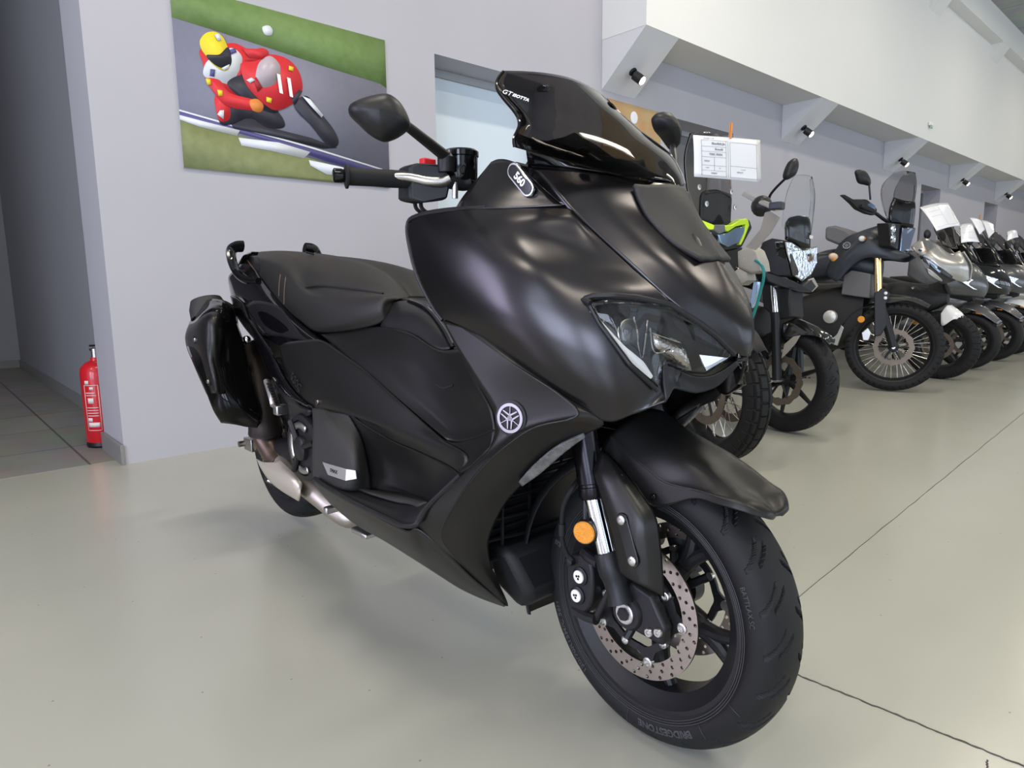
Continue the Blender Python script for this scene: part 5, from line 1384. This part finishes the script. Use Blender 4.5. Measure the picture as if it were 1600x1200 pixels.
# upswept hand guard, lever side
MB().tube(cr(A.pts([(1163,303,.30),(1180,312,.34),(1200,320,.37),(1215,328,.40)]), 16), .012, 10, 16, flat=.6).build('hand_guard', alu, ad)
MB().box(tuple(A.P(1214, 322, .40)), (.04, .05, .03)).build('switch_cluster', bluemat, ad, bevel=.006)
MB().ball(A.P(1190, 322, .33), .035, 16, (1, 1.2, 1.2)).build('grip_end', satin, ad)
MB().prism(A.pts([(1195,332,.36),(1202,330,.37),(1218,340,.38),(1205,362,.36),(1180,391,.30),(1165,386,.29),(1188,358,.33)]), A.F * .004).build('hand_guard_shield', beige, ad, bevel=.002)
MB().prism(AW.pts([(1100,655,.02),(1121,648,.02),(1104,675,.02),(1082,680,.02)]), -AW.R * .02).build('fork_cover', alu, ad, bevel=.004) if False else None
lwide(AW, [[(-.25, .07, .66), (-.25, .0, .70)], [(-.05, .075, .70), (-.05, 0, .735)], [(.15, .065, .66), (.15, 0, .69)], [(.3, .03, .56), (.31, 0, .575)]], 'front_mudguard', dull, ad, 6, 14)
# price sheet pegged on its screen
axs = (A.P(1120, 245, 0) - A.o).dot(A.F) + .045
sp, sf = sheet('price_sheet', [A.P(1083,211,x=axs), A.P(1187,219,x=axs-.01), A.P(1190,285,x=axs+.02), A.P(1085,276,x=axs+.02)], 'large white price sheet in a clear sleeve pegged on the smoked screen behind the scooter', curl=.004)
rules_on(sp, sf, [(.10,.10,.46,.10),(.10,.25,.44,.25),(.10,.37,.44,.37),(.10,.50,.44,.50),(.10,.70,.44,.70),(.10,.82,.44,.82),(.10,.95,.44,.95),(.10,.10,.10,.95),(.44,.10,.44,.95),(.27,.50,.27,.82),(.47,.08,.47,.95),(.50,.12,.93,.12),(.93,.12,.93,.95),(.50,.68,.93,.68),(.50,.95,.93,.95),(.50,.12,.50,.95)])
for t, u, v, sz, bd in [('MODEL TYPE', .13, .06, .05, 0), ('Emelisk Jo', .24, .175, .09, .004), ('Benelli', .28, .31, .085, .003), ('TRK 702X', .20, .435, .085, .003), ('2024', .13, .60, .075, .001), ('698', .15, .76, .06, 0), ('70', .33, .76, .06, 0), ('10027', .22, .885, .07, .002), ('CCOO', .66, .75, .05, 0), ('9974,77', .60, .82, .06, .001)]:
    text_on(sp, sf, t, u, v, sz / 2, bold=bd)
MB().prism([sf(-.01, -.025, .002), sf(.52, -.045, .002), sf(.52, .01, .002), sf(-.01, .01, .002)], (A.F) * .001).build('sleeve_edge', paper, sp) if False else None
pc = A.P(1140, 208, -.02); peg(A.P(1138, 212, -.035) + A.F * .01, A.Z * .95 - A.R * .12 , 'orange wooden peg clipped on the large sheet nearest the scooter', A.F)

# === 2. black motorcycle with a clear round screen
N0 = (3.765, -1.93, .003)
N = Frame(N0, radians(-90), radians(3)); NW = Frame(N0, radians(-101), radians(3))
nk = empty('street_motorcycle', N0, N.yaw, 'black motorcycle with clear round screen, tall angular headlight and cast wheel', 'motorcycle')
moto_wheel(NW, 0, .302, .218, .122, nk, tread='sport', disc=.145, na=560, wave=.004)
legs(NW, lp(NW, 1208, 436), lp(NW, 1212, 488), (0, .302), chrome, nk, .023, .10)
rear(N, 1.42, .31, nk)
pwide(N, [[(1222,352,.15),(1242,378,.08),(1262,386,0)], [(1224,330,.16),(1246,340,.09),(1268,345,0)], [(1230,300,.15),(1250,302,.08),(1272,305,0)], [(1241,274,.10),(1255,273,.05),(1268,276,0)]], 'windscreen', clearscr, nk, 14, 20)
pwide(N, [[(1228,374,.13),(1245,382,.07),(1262,388,0)], [(1228,350,.13),(1246,350,.07),(1262,352,0)], [(1232,341,.11),(1246,338,.06),(1260,340,0)]], 'instrument_cover', gloss, nk, 8, 10, thick=.02)
nx = (N.P(1254, 410, 0) - N.o).dot(N.F)
def npts(L): return [N.P(a, b, x=nx + d) for a, b, d in L]
solid(N, npts([(1226,377,-.03),(1239,379,-.01),(1256,391,.0),(1277,384,-.02),(1277,411,-.01),(1269,428,0),(1254,440,.0),(1238,430,-.01),(1234,411,-.02),(1229,396,-.03)]), 'headlight', headl, nk, .06, .006)
solid(N, npts([(1226,377,.003),(1239,379,.012),(1256,391,.02),(1277,384,.01),(1277,411,.012),(1269,428,.015),(1254,440,.015),(1238,430,.012),(1234,411,.008),(1229,396,.004)]), 'headlight_lens', lens, nk, .012, .003)
text_mb('GIVI', .024, plane_fn(N.P(1262, 371, 0) + N.F * .02, -N.R, N.Z), .0005, bold=.001).build('screen_mark', whiteplastic, nk)
poly_part(N, [(1190,378,.15),(1205,372,.15),(1228,376,.14),(1234,400,.12),(1238,432,.10),(1215,432,.14),(1190,424,.16),(1183,400,.16)], 'side_cowl', satin, nk, th=.26, bevel=.012)
solid(N, npts([(1192,424,-.10),(1216,430,-.06),(1238,438,-.02),(1254,446,.03),(1270,434,.02),(1278,446,.02),(1268,457,.03),(1250,456,.02),(1225,448,-.04),(1200,440,-.09)]), 'beak', satin, nk, .06, .006)
solid(N, npts([(1264,437,.022),(1272,434,.022),(1279,447,.022),(1270,456,.022),(1263,452,.022)]), 'beak_panel', beige, nk, .01, .003)
MB().tube(N.pts([(1278,398,-.10),(1292,397,-.18)]), .008).build('signal_stalk', satin, nk)
sg2 = MB().ball(N.P(1302, 401, -.22), .035, 16, (.6, 1.3, .6), (N.F, N.R, N.Z)).build('turn_signal', mat('clear_amber_lens', (.75, .55, .38), .15, trans=.3), nk)
MB().ball(N.P(1302, 404, -.21), .016, 12).build('bulb', amber, sg2)
pwide(NW, [[(1222,506,.075),(1236,500,.04),(1246,497,0)], [(1224,530,.078),(1246,508,.045),(1262,504,0)], [(1256,524,.07),(1268,516,.045),(1278,512,0)], [(1284,528,.055),(1288,525,.03),(1292,523,0)], [(1296,539,.02),(1298,538,.01),(1299,537,0)]], 'front_mudguard', blackp, nk, 10, 20)
MB().prism(NW.pts([(1221,561,.082),(1226,538,.082),(1240,526,.080),(1251,524,.078),(1244,536,.079),(1232,550,.08)]), NW.R * .004).build('mudguard_side', beige, nk, bevel=.001)
body_loft(N, [(-.22, .88, .10, .07), (-.38, .95, .16, .10), (-.6, .94, .17, .11), (-.8, .83, .10, .06)], 'fuel_tank', blackp, nk)
body_loft(N, [(-.70, .80, .10, .05), (-1.0, .79, .14, .05), (-1.3, .86, .12, .06), (-1.62, .90, .07, .04)], 'seat', seatm, nk)
body_loft(N, [(-.18, .52, .11, .20), (-.42, .50, .19, .26), (-.75, .45, .19, .22), (-.95, .45, .12, .15)], 'engine', dull, nk)
poly_part(N, [(1188,438,.085),(1236,448,.085),(1234,470,.085),(1236,496,.085),(1214,500,.085),(1192,480,.085)], 'radiator', dull, nk, th=.17, bevel=.01)
bars(N, -.36, 1.06, .38, nk); side_stand(N, -.72, nk)
def mirror_traced(fr, L, q, par, th=.03, nmul=(.8, .5)):
    o_ = fr.P(sum(a for a, b in L) / len(L), sum(b for a, b in L) / len(L), q)
    n_ = (fr.F * nmul[0] + fr.R * nmul[1]).normalized()
    out_ = cr([proj_plane(a, b, o_, n_) for a, b in L], 28, True); c_ = sum(out_, Vector()) / len(out_)
    return MB().loft([[c_ + (p - c_) * k + n_ * z for p in out_] for k, z in ((.001, -.008), (.95, -.008), (1, 0), (.93, th * .4), (.65, th * .85), (.3, th), (.001, th))], False).build('mirror', satin, par)
mirror_traced(N, [(1243,247),(1247,257),(1243,272),(1235,279),(1226,281),(1224,272),(1232,253)], .38, nk)
MB().tube(N.pts([(1226,280,.38),(1212,294,.36),(1203,306,.33),(1201,318,.30)]), .007, 8).build('mirror_stalk', satin, nk)

# === 3. tall off-road motorcycle with gold forks
T0 = (5.71, -1.86, .005)
T = Frame(T0, radians(-88), radians(3)); TW = Frame(T0, radians(-72), radians(3))
te = empty('offroad_motorcycle', T0, T.yaw, 'black off-road motorcycle with gold forks, wire-spoked wheel and tall clear screen', 'motorcycle')
moto_wheel(TW, 0, .345, .268, .092, te, tread='knob', spokes='wire', disc=.14, both_discs=True, na=560, wave=.004, rimm=satin)
legs(TW, lp(TW, 1371, 400), lp(TW, 1372, 456), (0, .345), gold, te, .026, .10, inverted=True)
rear(T, 1.58, .32, te, tread='block')
def tsolid(L, name, m, x0, depth=.04, bevel=.004, fr=T, par=te): return solid(fr, [fr.P(a, b, x=x0 + d) for a, b, d in L], name, m, par, depth, bevel)
for s in (1, -1):
    q = [(1366,458,.13),(1380,450,.13),(1391,458,.12),(1384,474,.125),(1386,508,.13),(1376,524,.135),(1366,526,.135)]
    mb = MB().prism(TW.pts(q), -TW.R * .03); (mb if s > 0 else mb.mirror(TW)).build('fork_guard', satin, te, bevel=.006)
for a in ((1384,458,.135),(1383.5,465.5,.135)):
    MB().lathe(TW.P(*a), TW.R, [(.012, -.01), (.012, .004), (.006, .005)], 16).build('guard_bolt', whiteal, te)
pwide(TW, [[(1366,470,.07),(1372,462,.04),(1380,460,0)], [(1388,474,.07),(1392,464,.05),(1404,461,0)], [(1418,470,.06),(1424,466,.04),(1430,465,0)], [(1450,482,.04),(1453,478,.02),(1455,477,0)]], 'front_mudguard', satin, te, 8, 16)
lwide(TW, [[(-.10, .05, .68), (-.10, 0, .70)], [(-.28, .055, .62), (-.28, 0, .64)], [(-.37, .055, .50), (-.38, 0, .51)]], 'front_mudguard', satin, te, 6, 10)
pwide(T, [[(1387,345,.14),(1408,352,.07),(1424,356,0)], [(1377,315,.15),(1404,318,.08),(1428,322,0)], [(1378,290,.15),(1406,286,.08),(1432,290,0)], [(1396,270,.10),(1412,267,.05),(1430,270,0)]], 'windscreen', greyscr, te, 14, 20)
pwide(T, [[(1388,350,.12),(1408,352,.06),(1425,356,0)], [(1390,326,.12),(1410,328,.06),(1428,330,0)], [(1396,309,.10),(1412,314,.05),(1428,316,0)]], 'dash_tower', gloss, te, 8, 10, thick=.02)
tx = (T.P(1412, 370, 0) - T.o).dot(T.F)
tsolid([(1388,348,-.02),(1408,350,0),(1431,356,0),(1420,396,.02),(1406,392,.01),(1391,384,-.02)], 'headlight_housing', dull, tx, .08, .006)
tsolid([(1411,356,.012),(1431,357,.012),(1419,396,.02),(1407,392,.02)], 'headlight_glass', blueref, tx, .01, .002)
for a, b in ((1394.5, 358), (1394.5, 373)):
    c = T.P(a, b, x=tx + .01); MB().lathe(c, T.F, [(.038, 0), (.036, .012), (.024, .014), (.022, .004)], 24).build('headlight', headl, te)
tank = [[(1380,350,.10),(1392,384,.11),(1420,398,.08),(1416,402,.08)], [(1345,362,.13),(1362,372,.19),(1385,394,.17),(1398,406,.14)], [(1320,374,.14),(1334,384,.22),(1350,398,.21),(1358,402,.19)], [(1303,396,.15),(1314,406,.23),(1326,416,.22),(1336,412,.20)], [(1290,428,.16),(1300,436,.22),(1308,440,.22),(1316,430,.21)]]
patch(T, tank, 'side_fairing', bluemat, te, 16, 24, thick=.01)
body_loft(T, [(-.15, .95, .08, .08), (-.35, 1.0, .13, .11), (-.6, .98, .14, .12), (-.85, .88, .10, .06)], 'fuel_tank', bluemat, te)
body_loft(T, [(-.72, .90, .09, .045), (-1.0, .885, .12, .045), (-1.4, .93, .12, .045), (-1.75, .96, .09, .04)], 'seat', greytex, te)
body_loft(T, [(-.22, .60, .11, .20), (-.45, .55, .17, .26), (-.8, .48, .17, .22), (-1.0, .45, .12, .15)], 'engine', dull, te)
emblem(T.P(1323, 383.5, .225), (T.R + T.F * .2 + T.Z * .3).normalized(), .028, te)
poly_part(T, [(1318,430,.17),(1330,422,.17),(1360,428,.16),(1358,466,.16),(1314,460,.17)], 'radiator_guard', greytex, te, th=.3, bevel=.008)
poly_part(T, [(1276,508,.15),(1312,505,.15),(1318,512,.15),(1308,540,.14),(1284,532,.14)], 'skid_plate', whiteal, te, th=.02, bevel=.003)
c = T.P(1296, 495, .18); MB().lathe(c - T.R * .05, T.R, [(.05, 0), (.058, .02), (.05, .05), (.02, .066)], 24).build('engine_cover', whiteal, te)
for a in ((1345.6,499,.13),(1431,502,-.13)):
    MB().lathe(TW.P(*a), (TW.R * (1 if a[2] > 0 else -.2) + TW.F * .3).normalized(), [(.026, -.008), (.026, 0), (.022, .003)], 24).build('side_reflector', amber, te)
MB().prism(TW.pts([(1346,520,.11),(1356,512,.11),(1362,520,.11),(1357,532,.11),(1348,532,.11)]), -TW.R * .04).build('brake_caliper', alu, te, bevel=.005)
tb = MB().tube(T.pts([(1345,322,.40),(1366,332,.30),(1380,342,.18),(1392,350,.08)]), .013, 10, 20)
tb.build('handlebar', satin, te); tb.mirror(T).build('handlebar', satin, te)
poly_part(T, [(1289,354,.14),(1304,352,.14),(1322,358,.14),(1332,366,.14),(1332,380,.14),(1310,383,.14),(1288,374,.14)], 'luggage_box', greytex, te, th=.3, bevel=.02); side_stand(T, -.8, te)
mirror_traced(T, [(1336,267),(1343,265),(1352,268),(1359,279),(1359,290),(1351,289),(1341,286),(1337,275)], .40, te)
MB().tube(T.pts([(1358,289,.40),(1359,300,.39),(1360,312,.37)]), .007, 8).build('mirror_stalk', satin, te)
HG = [(1317,305,.46),(1320,303,.46),(1334,311,.42),(1355,311,.36),(1366,320,.32),(1372,328,.30),(1367,337,.31),(1355,334,.34),(1340,327,.40),(1332,318,.43)]
MB().prism(T.pts(HG), -T.F * .03).build('hand_guard', satin, te, bevel=.008)
MB().prism(T.pts([(1354,313,.355),(1366,321,.325),(1367,328,.32),(1356,322,.35)]), T.F * .004).build('hand_guard_badge', blueref, te)
for a, s in (((1347,373), .24), ((1441,392), -.26)):
    c = T.P(*a, s); MB().ball(c, .036, 16, (.6, 1.1, .6), (T.F, T.R, T.Z)).build('turn_signal', whiteplastic, te)
    MB().ball(c + T.F * .014, .014, 12).build('bulb', amber, te)
    MB().tube([c, c - T.R * (.08 if s > 0 else -.08)], .008).build('signal_stalk', satin, te)

# === 4. silver crossover scooter
V0 = (6.72, -1.92, 0)
V = Frame(V0, radians(-90)); VW = Frame(V0, radians(-93))
ve = empty('crossover_scooter', V0, V.yaw, 'silver and grey crossover scooter with white mudguard, beside the gold-fork motorcycle', 'scooter')
moto_wheel(VW, 0, .30, .20, .12, ve, tread='block', disc=.12, na=360, n=5)
legs(VW, (-.24, .80), (-.15, .58), (0, .30), chrome, ve, .022, .09)
rear(V, 1.52, .30, ve)
patch(V, [[(1423,386,.22),(1442,373,.18),(1460,378,.14),(1482,396,.10),(1500,392,.06)], [(1432,396,.24),(1452,396,.22),(1476,408,.18),(1500,412,.12),(1512,414,.06)], [(1446,404,.23),(1466,415,.21),(1486,424,.16),(1504,428,.10),(1514,430,.03)], [(1470,424,.20),(1482,431,.17),(1490,436,.13),(1502,440,.08),(1514,438,.02)]], 'front_fairing', silver, ve, 20, 20, thick=.008)
patch(V, [[(1421,394,.27),(1434,397,.27),(1447,420,.26),(1472,438,.20)], [(1420,412,.28),(1436,420,.28),(1450,434,.25),(1462,441,.21)], [(1418,430,.26),(1432,438,.26),(1446,444,.22),(1456,443,.2)]], 'side_fairing', greytex, ve, 14, 14, thick=.01)
patch(V, [[(1447,418,.265),(1458,424,.25),(1473,438,.205)], [(1449,426,.26),(1458,434,.24),(1471,440,.205)]], 'side_fairing_edge', silver, ve, 8, 6, thick=.012)
patch(V, [[(1440,400,.25),(1452,406,.235),(1470,418,.205),(1489,432,.16)], [(1443,408,.25),(1456,418,.23),(1472,428,.20),(1486,436,.165)]], 'headlight', blackp, ve, 14, 8, thick=.012)
patch(V, [[(1452,411,.245),(1460,416,.23),(1470,424,.212)], [(1454,415,.245),(1462,422,.23),(1468,427,.212)]], 'headlight_lens', blueref, ve, 8, 6, thick=.014)
pwide(V, [[(1474,384,.12),(1486,388,.06),(1496,388,0)], [(1463,366,.14),(1478,368,.07),(1492,370,0)], [(1458,352,.13),(1474,350,.07),(1490,352,0)], [(1464,344,.10),(1476,342,.05),(1488,344,0)]], 'windscreen', MATS['dark_smoke_screen'], ve, 10, 14)
body_loft(V, [(.02, .70, .04, .04), (-.08, .68, .10, .08), (-.3, .68, .13, .16), (-.45, .62, .16, .22)], 'front_body', dull, ve)
body_loft(V, [(-.4, .45, .16, .16), (-.8, .50, .18, .18), (-1.2, .62, .18, .16), (-1.7, .75, .1, .1)], 'body', greytex, ve)
body_loft(V, [(-.85, .78, .12, .06), (-1.15, .78, .16, .06), (-1.5, .86, .14, .06), (-1.7, .88, .1, .04)], 'seat', seatm, ve)
patch(VW, [[(1470,490,.075),(1479,478,.06),(1486,477,0)], [(1472,509,.078),(1488,488,.065),(1497,484,0)], [(1490,499,.07),(1498,493,.05),(1504,490,0)], [(1503,501,.03),(1506,498,.015),(1508,497,0)]], 'front_mudguard', whitep_, ve, 10, 16)
MB().ball(V.P(1440.5, 394, .27), .04, 16, (.7, 1.1, .6), (V.F, V.R, V.Z)).build('turn_signal', whiteplastic, ve)
bars(V, -.34, 1.12, .38, ve); side_stand(V, -.8, ve)
simple_mirror(V, -.30, .40, 1.28, ve, base=(-.36, .26, 1.12))

# === 5. the scooters further down the row
def far_scooter(u, label, body, fend, black_screen=True, yaw=-90, R=.27, dz=0, wheel_yaw=None, sheetlab=None, cat='scooter', name='parked_scooter', reflectors=False, group=None, mir=True, lens_m=None):
    o0 = (u, -1.9, 0); fr = Frame(o0, radians(yaw)); fw = Frame(o0, radians(wheel_yaw or yaw))
    r = empty(name, o0, fr.yaw, label, cat, group)
    moto_wheel(fw, 0, R, R - .082, .12, r, tread='sport', disc=.12, na=240, n=5)
    legs(fw, (-.24, .72), (-.14, .5), (0, R), dull, r, .02, .08)
    rear(fr, 1.45, R, r)
    lwide(fw, [[(-.20, .07, .55 + dz), (-.20, 0, .61 + dz)], [(-.04, .078, .585 + dz), (-.04, 0, .635 + dz)], [(.10, .075, .54 + dz), (.12, 0, .60 + dz)], [(.24, .04, .44), (.26, 0, .47)]], 'front_mudguard', fend, r, 8, 16)
    # front shield with a pointed nose and swept sides
    lwide(fr, [[(-.30, .20, 1.05), (-.18, .10, 1.07), (-.14, 0, 1.08)], [(-.22, .25, .98), (-.06, .13, 1.0), (.0, 0, 1.0)], [(-.18, .28, .90), (.02, .15, .90), (.08, 0, .89)], [(-.16, .28, .80), (.05, .15, .80), (.12, 0, .79)], [(-.14, .22, .72), (.03, .12, .70), (.10, 0, .70)]], 'front_fairing', body, r, 12, 20, thick=.008)
    for s in (1, -1):
        hlp = [fr(.075, s * .035, .80), fr(.01, s * .16, .86), fr(-.085, s * .235, .90), fr(-.06, s * .24, .84), fr(.02, s * .16, .77), fr(.085, s * .04, .75)]
        h_ = MB().prism(hlp, fr.F * .028 + fr.R * s * .006).build('headlight', lens_m or headl, r, bevel=.004)
    body_loft(fr, [(.02, .72, .06, .06), (-.15, .74, .18, .16), (-.32, .62, .21, .34)], 'inner_body', dull, r)
    lwide(fr, [[(-.25, .25, .72), (-.08, .17, .68), (-.02, .10, .66)], [(-.36, .26, .50), (-.28, .20, .46), (-.26, .12, .44)], [(-.44, .22, .28), (-.40, .15, .26), (-.38, .10, .26)]], 'leg_shield', body, r, 6, 12, thick=.02)
    body_loft(fr, [(-.38, .34, .16, .12), (-.8, .42, .18, .18), (-1.2, .56, .19, .18), (-1.7, .72, .10, .10)], 'body', body, r)
    body_loft(fr, [(-.80, .74, .12, .06), (-1.1, .76, .16, .06), (-1.45, .84, .15, .06), (-1.7, .86, .1, .04)], 'seat', seatm, r)
    lwide(fr, [[(-.10, .17, 1.03), (.0, .09, 1.02), (.03, 0, 1.01)], [(-.18, .19, 1.16), (-.09, .10, 1.16), (-.06, 0, 1.16)], [(-.28, .18, 1.28), (-.19, .10, 1.30), (-.17, 0, 1.31)], [(-.36, .12, 1.40), (-.29, .07, 1.42), (-.27, 0, 1.42)]], 'windscreen', MATS['dark_smoke_screen'] if black_screen else clearscr, r, 10, 14)
    if black_screen:
        lwide(fr, [[(-.14, .15, 1.03), (-.05, .09, 1.02), (-.02, 0, 1.01)], [(-.22, .16, 1.18), (-.13, .10, 1.18), (-.10, 0, 1.18)]], 'dash_panel', gloss, r, 8, 8, thick=.01)
        MB().box(tuple(fr(-.03, 0, 1.10)), (.003, .12, .010)).box(tuple(fr(-.035, 0, 1.09)), (.003, .02, .06)).build('front_badge', whiteplastic, r) if False else None
    bars(fr, -.30, 1.08, .36, r)
    if mir: simple_mirror(fr, -.20, .36, 1.26, r, .085, .055, base=(-.26, .24, 1.10))
    for s in (1, -1): MB().box(tuple(fw(-.12, s * .115, .50)), (.05, .012, .03), (fw.F, fw.R, fw.Z)).build('side_reflector', amber, r, bevel=.004)
    side_stand(fr, -.75, r)
    return fr, r
# light and dark bodies, nearest first
F2, _ = far_scooter(7.62, 'dark grey scooter with black screen, next after the silver crossover scooter', grey_p, grey_p)
F3, _ = far_scooter(8.55, 'black scooter with grey mudguard, between the dark grey scooter and the white-mudguard one', blackp, grey_p)
F4, _ = far_scooter(9.45, 'scooter with a white front mudguard far along the row', grey_p, whitep_)
F5, _ = far_scooter(10.6, 'scooter with a dark blue front mudguard at the far end of the row', silver, bluep_)
F6, _ = far_scooter(11.7, 'farthest scooter, cut by the right edge of the photo', grey_p, blackp)
# their price sheets
def sheet_px(fr, L, label, curl=.01, dx=.0):
    cx = sum(a for a, b, q in L) / 4; cy = sum(b for a, b, q in L) / 4
    return sheet('price_sheet', [fr.P(a, b, x=dx - q * .5 + (cy - b) * -.004) for a, b, q in L], label, curl=curl)
s_, f_ = sheet_px(V, [(1437,324,.22),(1480,318,-.05),(1503,352,-.10),(1464,360,.10)], 'crumpled white price sheet on the silver crossover scooter', .015, .0)
rules_on(s_, f_, [(.1,.1,.9,.1),(.1,.3,.5,.3),(.1,.5,.5,.5),(.5,.1,.5,.9),(.1,.9,.9,.9),(.9,.1,.9,.9)])
s_, f_ = sheet_px(F2, [(1500,352,.14),(1518,350,.0),(1531,378,-.06),(1502,379,.12)], 'white price sheet on the dark grey scooter behind the silver crossover', .01)
rules_on(s_, f_, [(.1,.2,.9,.2),(.1,.5,.9,.5),(.1,.8,.9,.8)])
s_, f_ = sheet_px(F3, [(1515,340,.18),(1533,345,.06),(1540,358,.04),(1531,366,.12)], 'white price sheet on the black scooter, its left half under an orange peg', .01)
s_, f_ = sheet_px(F4, [(1534,344,.16),(1552,351,.02),(1554,362,-.02),(1545,372,.12)], 'white price sheet on the scooter with the white mudguard', .01)
s_, f_ = sheet_px(F5, [(1574,362,.12),(1588,360,.0),(1592,370,-.04),(1574,376,.12)], 'small far white price sheet near the right photo edge', .01)
peg(F3.P(1531, 344, .08), F3.Z * .9 + F3.R * .2, 'tiny far orange peg above the white sheets of the scooters', F3.F)
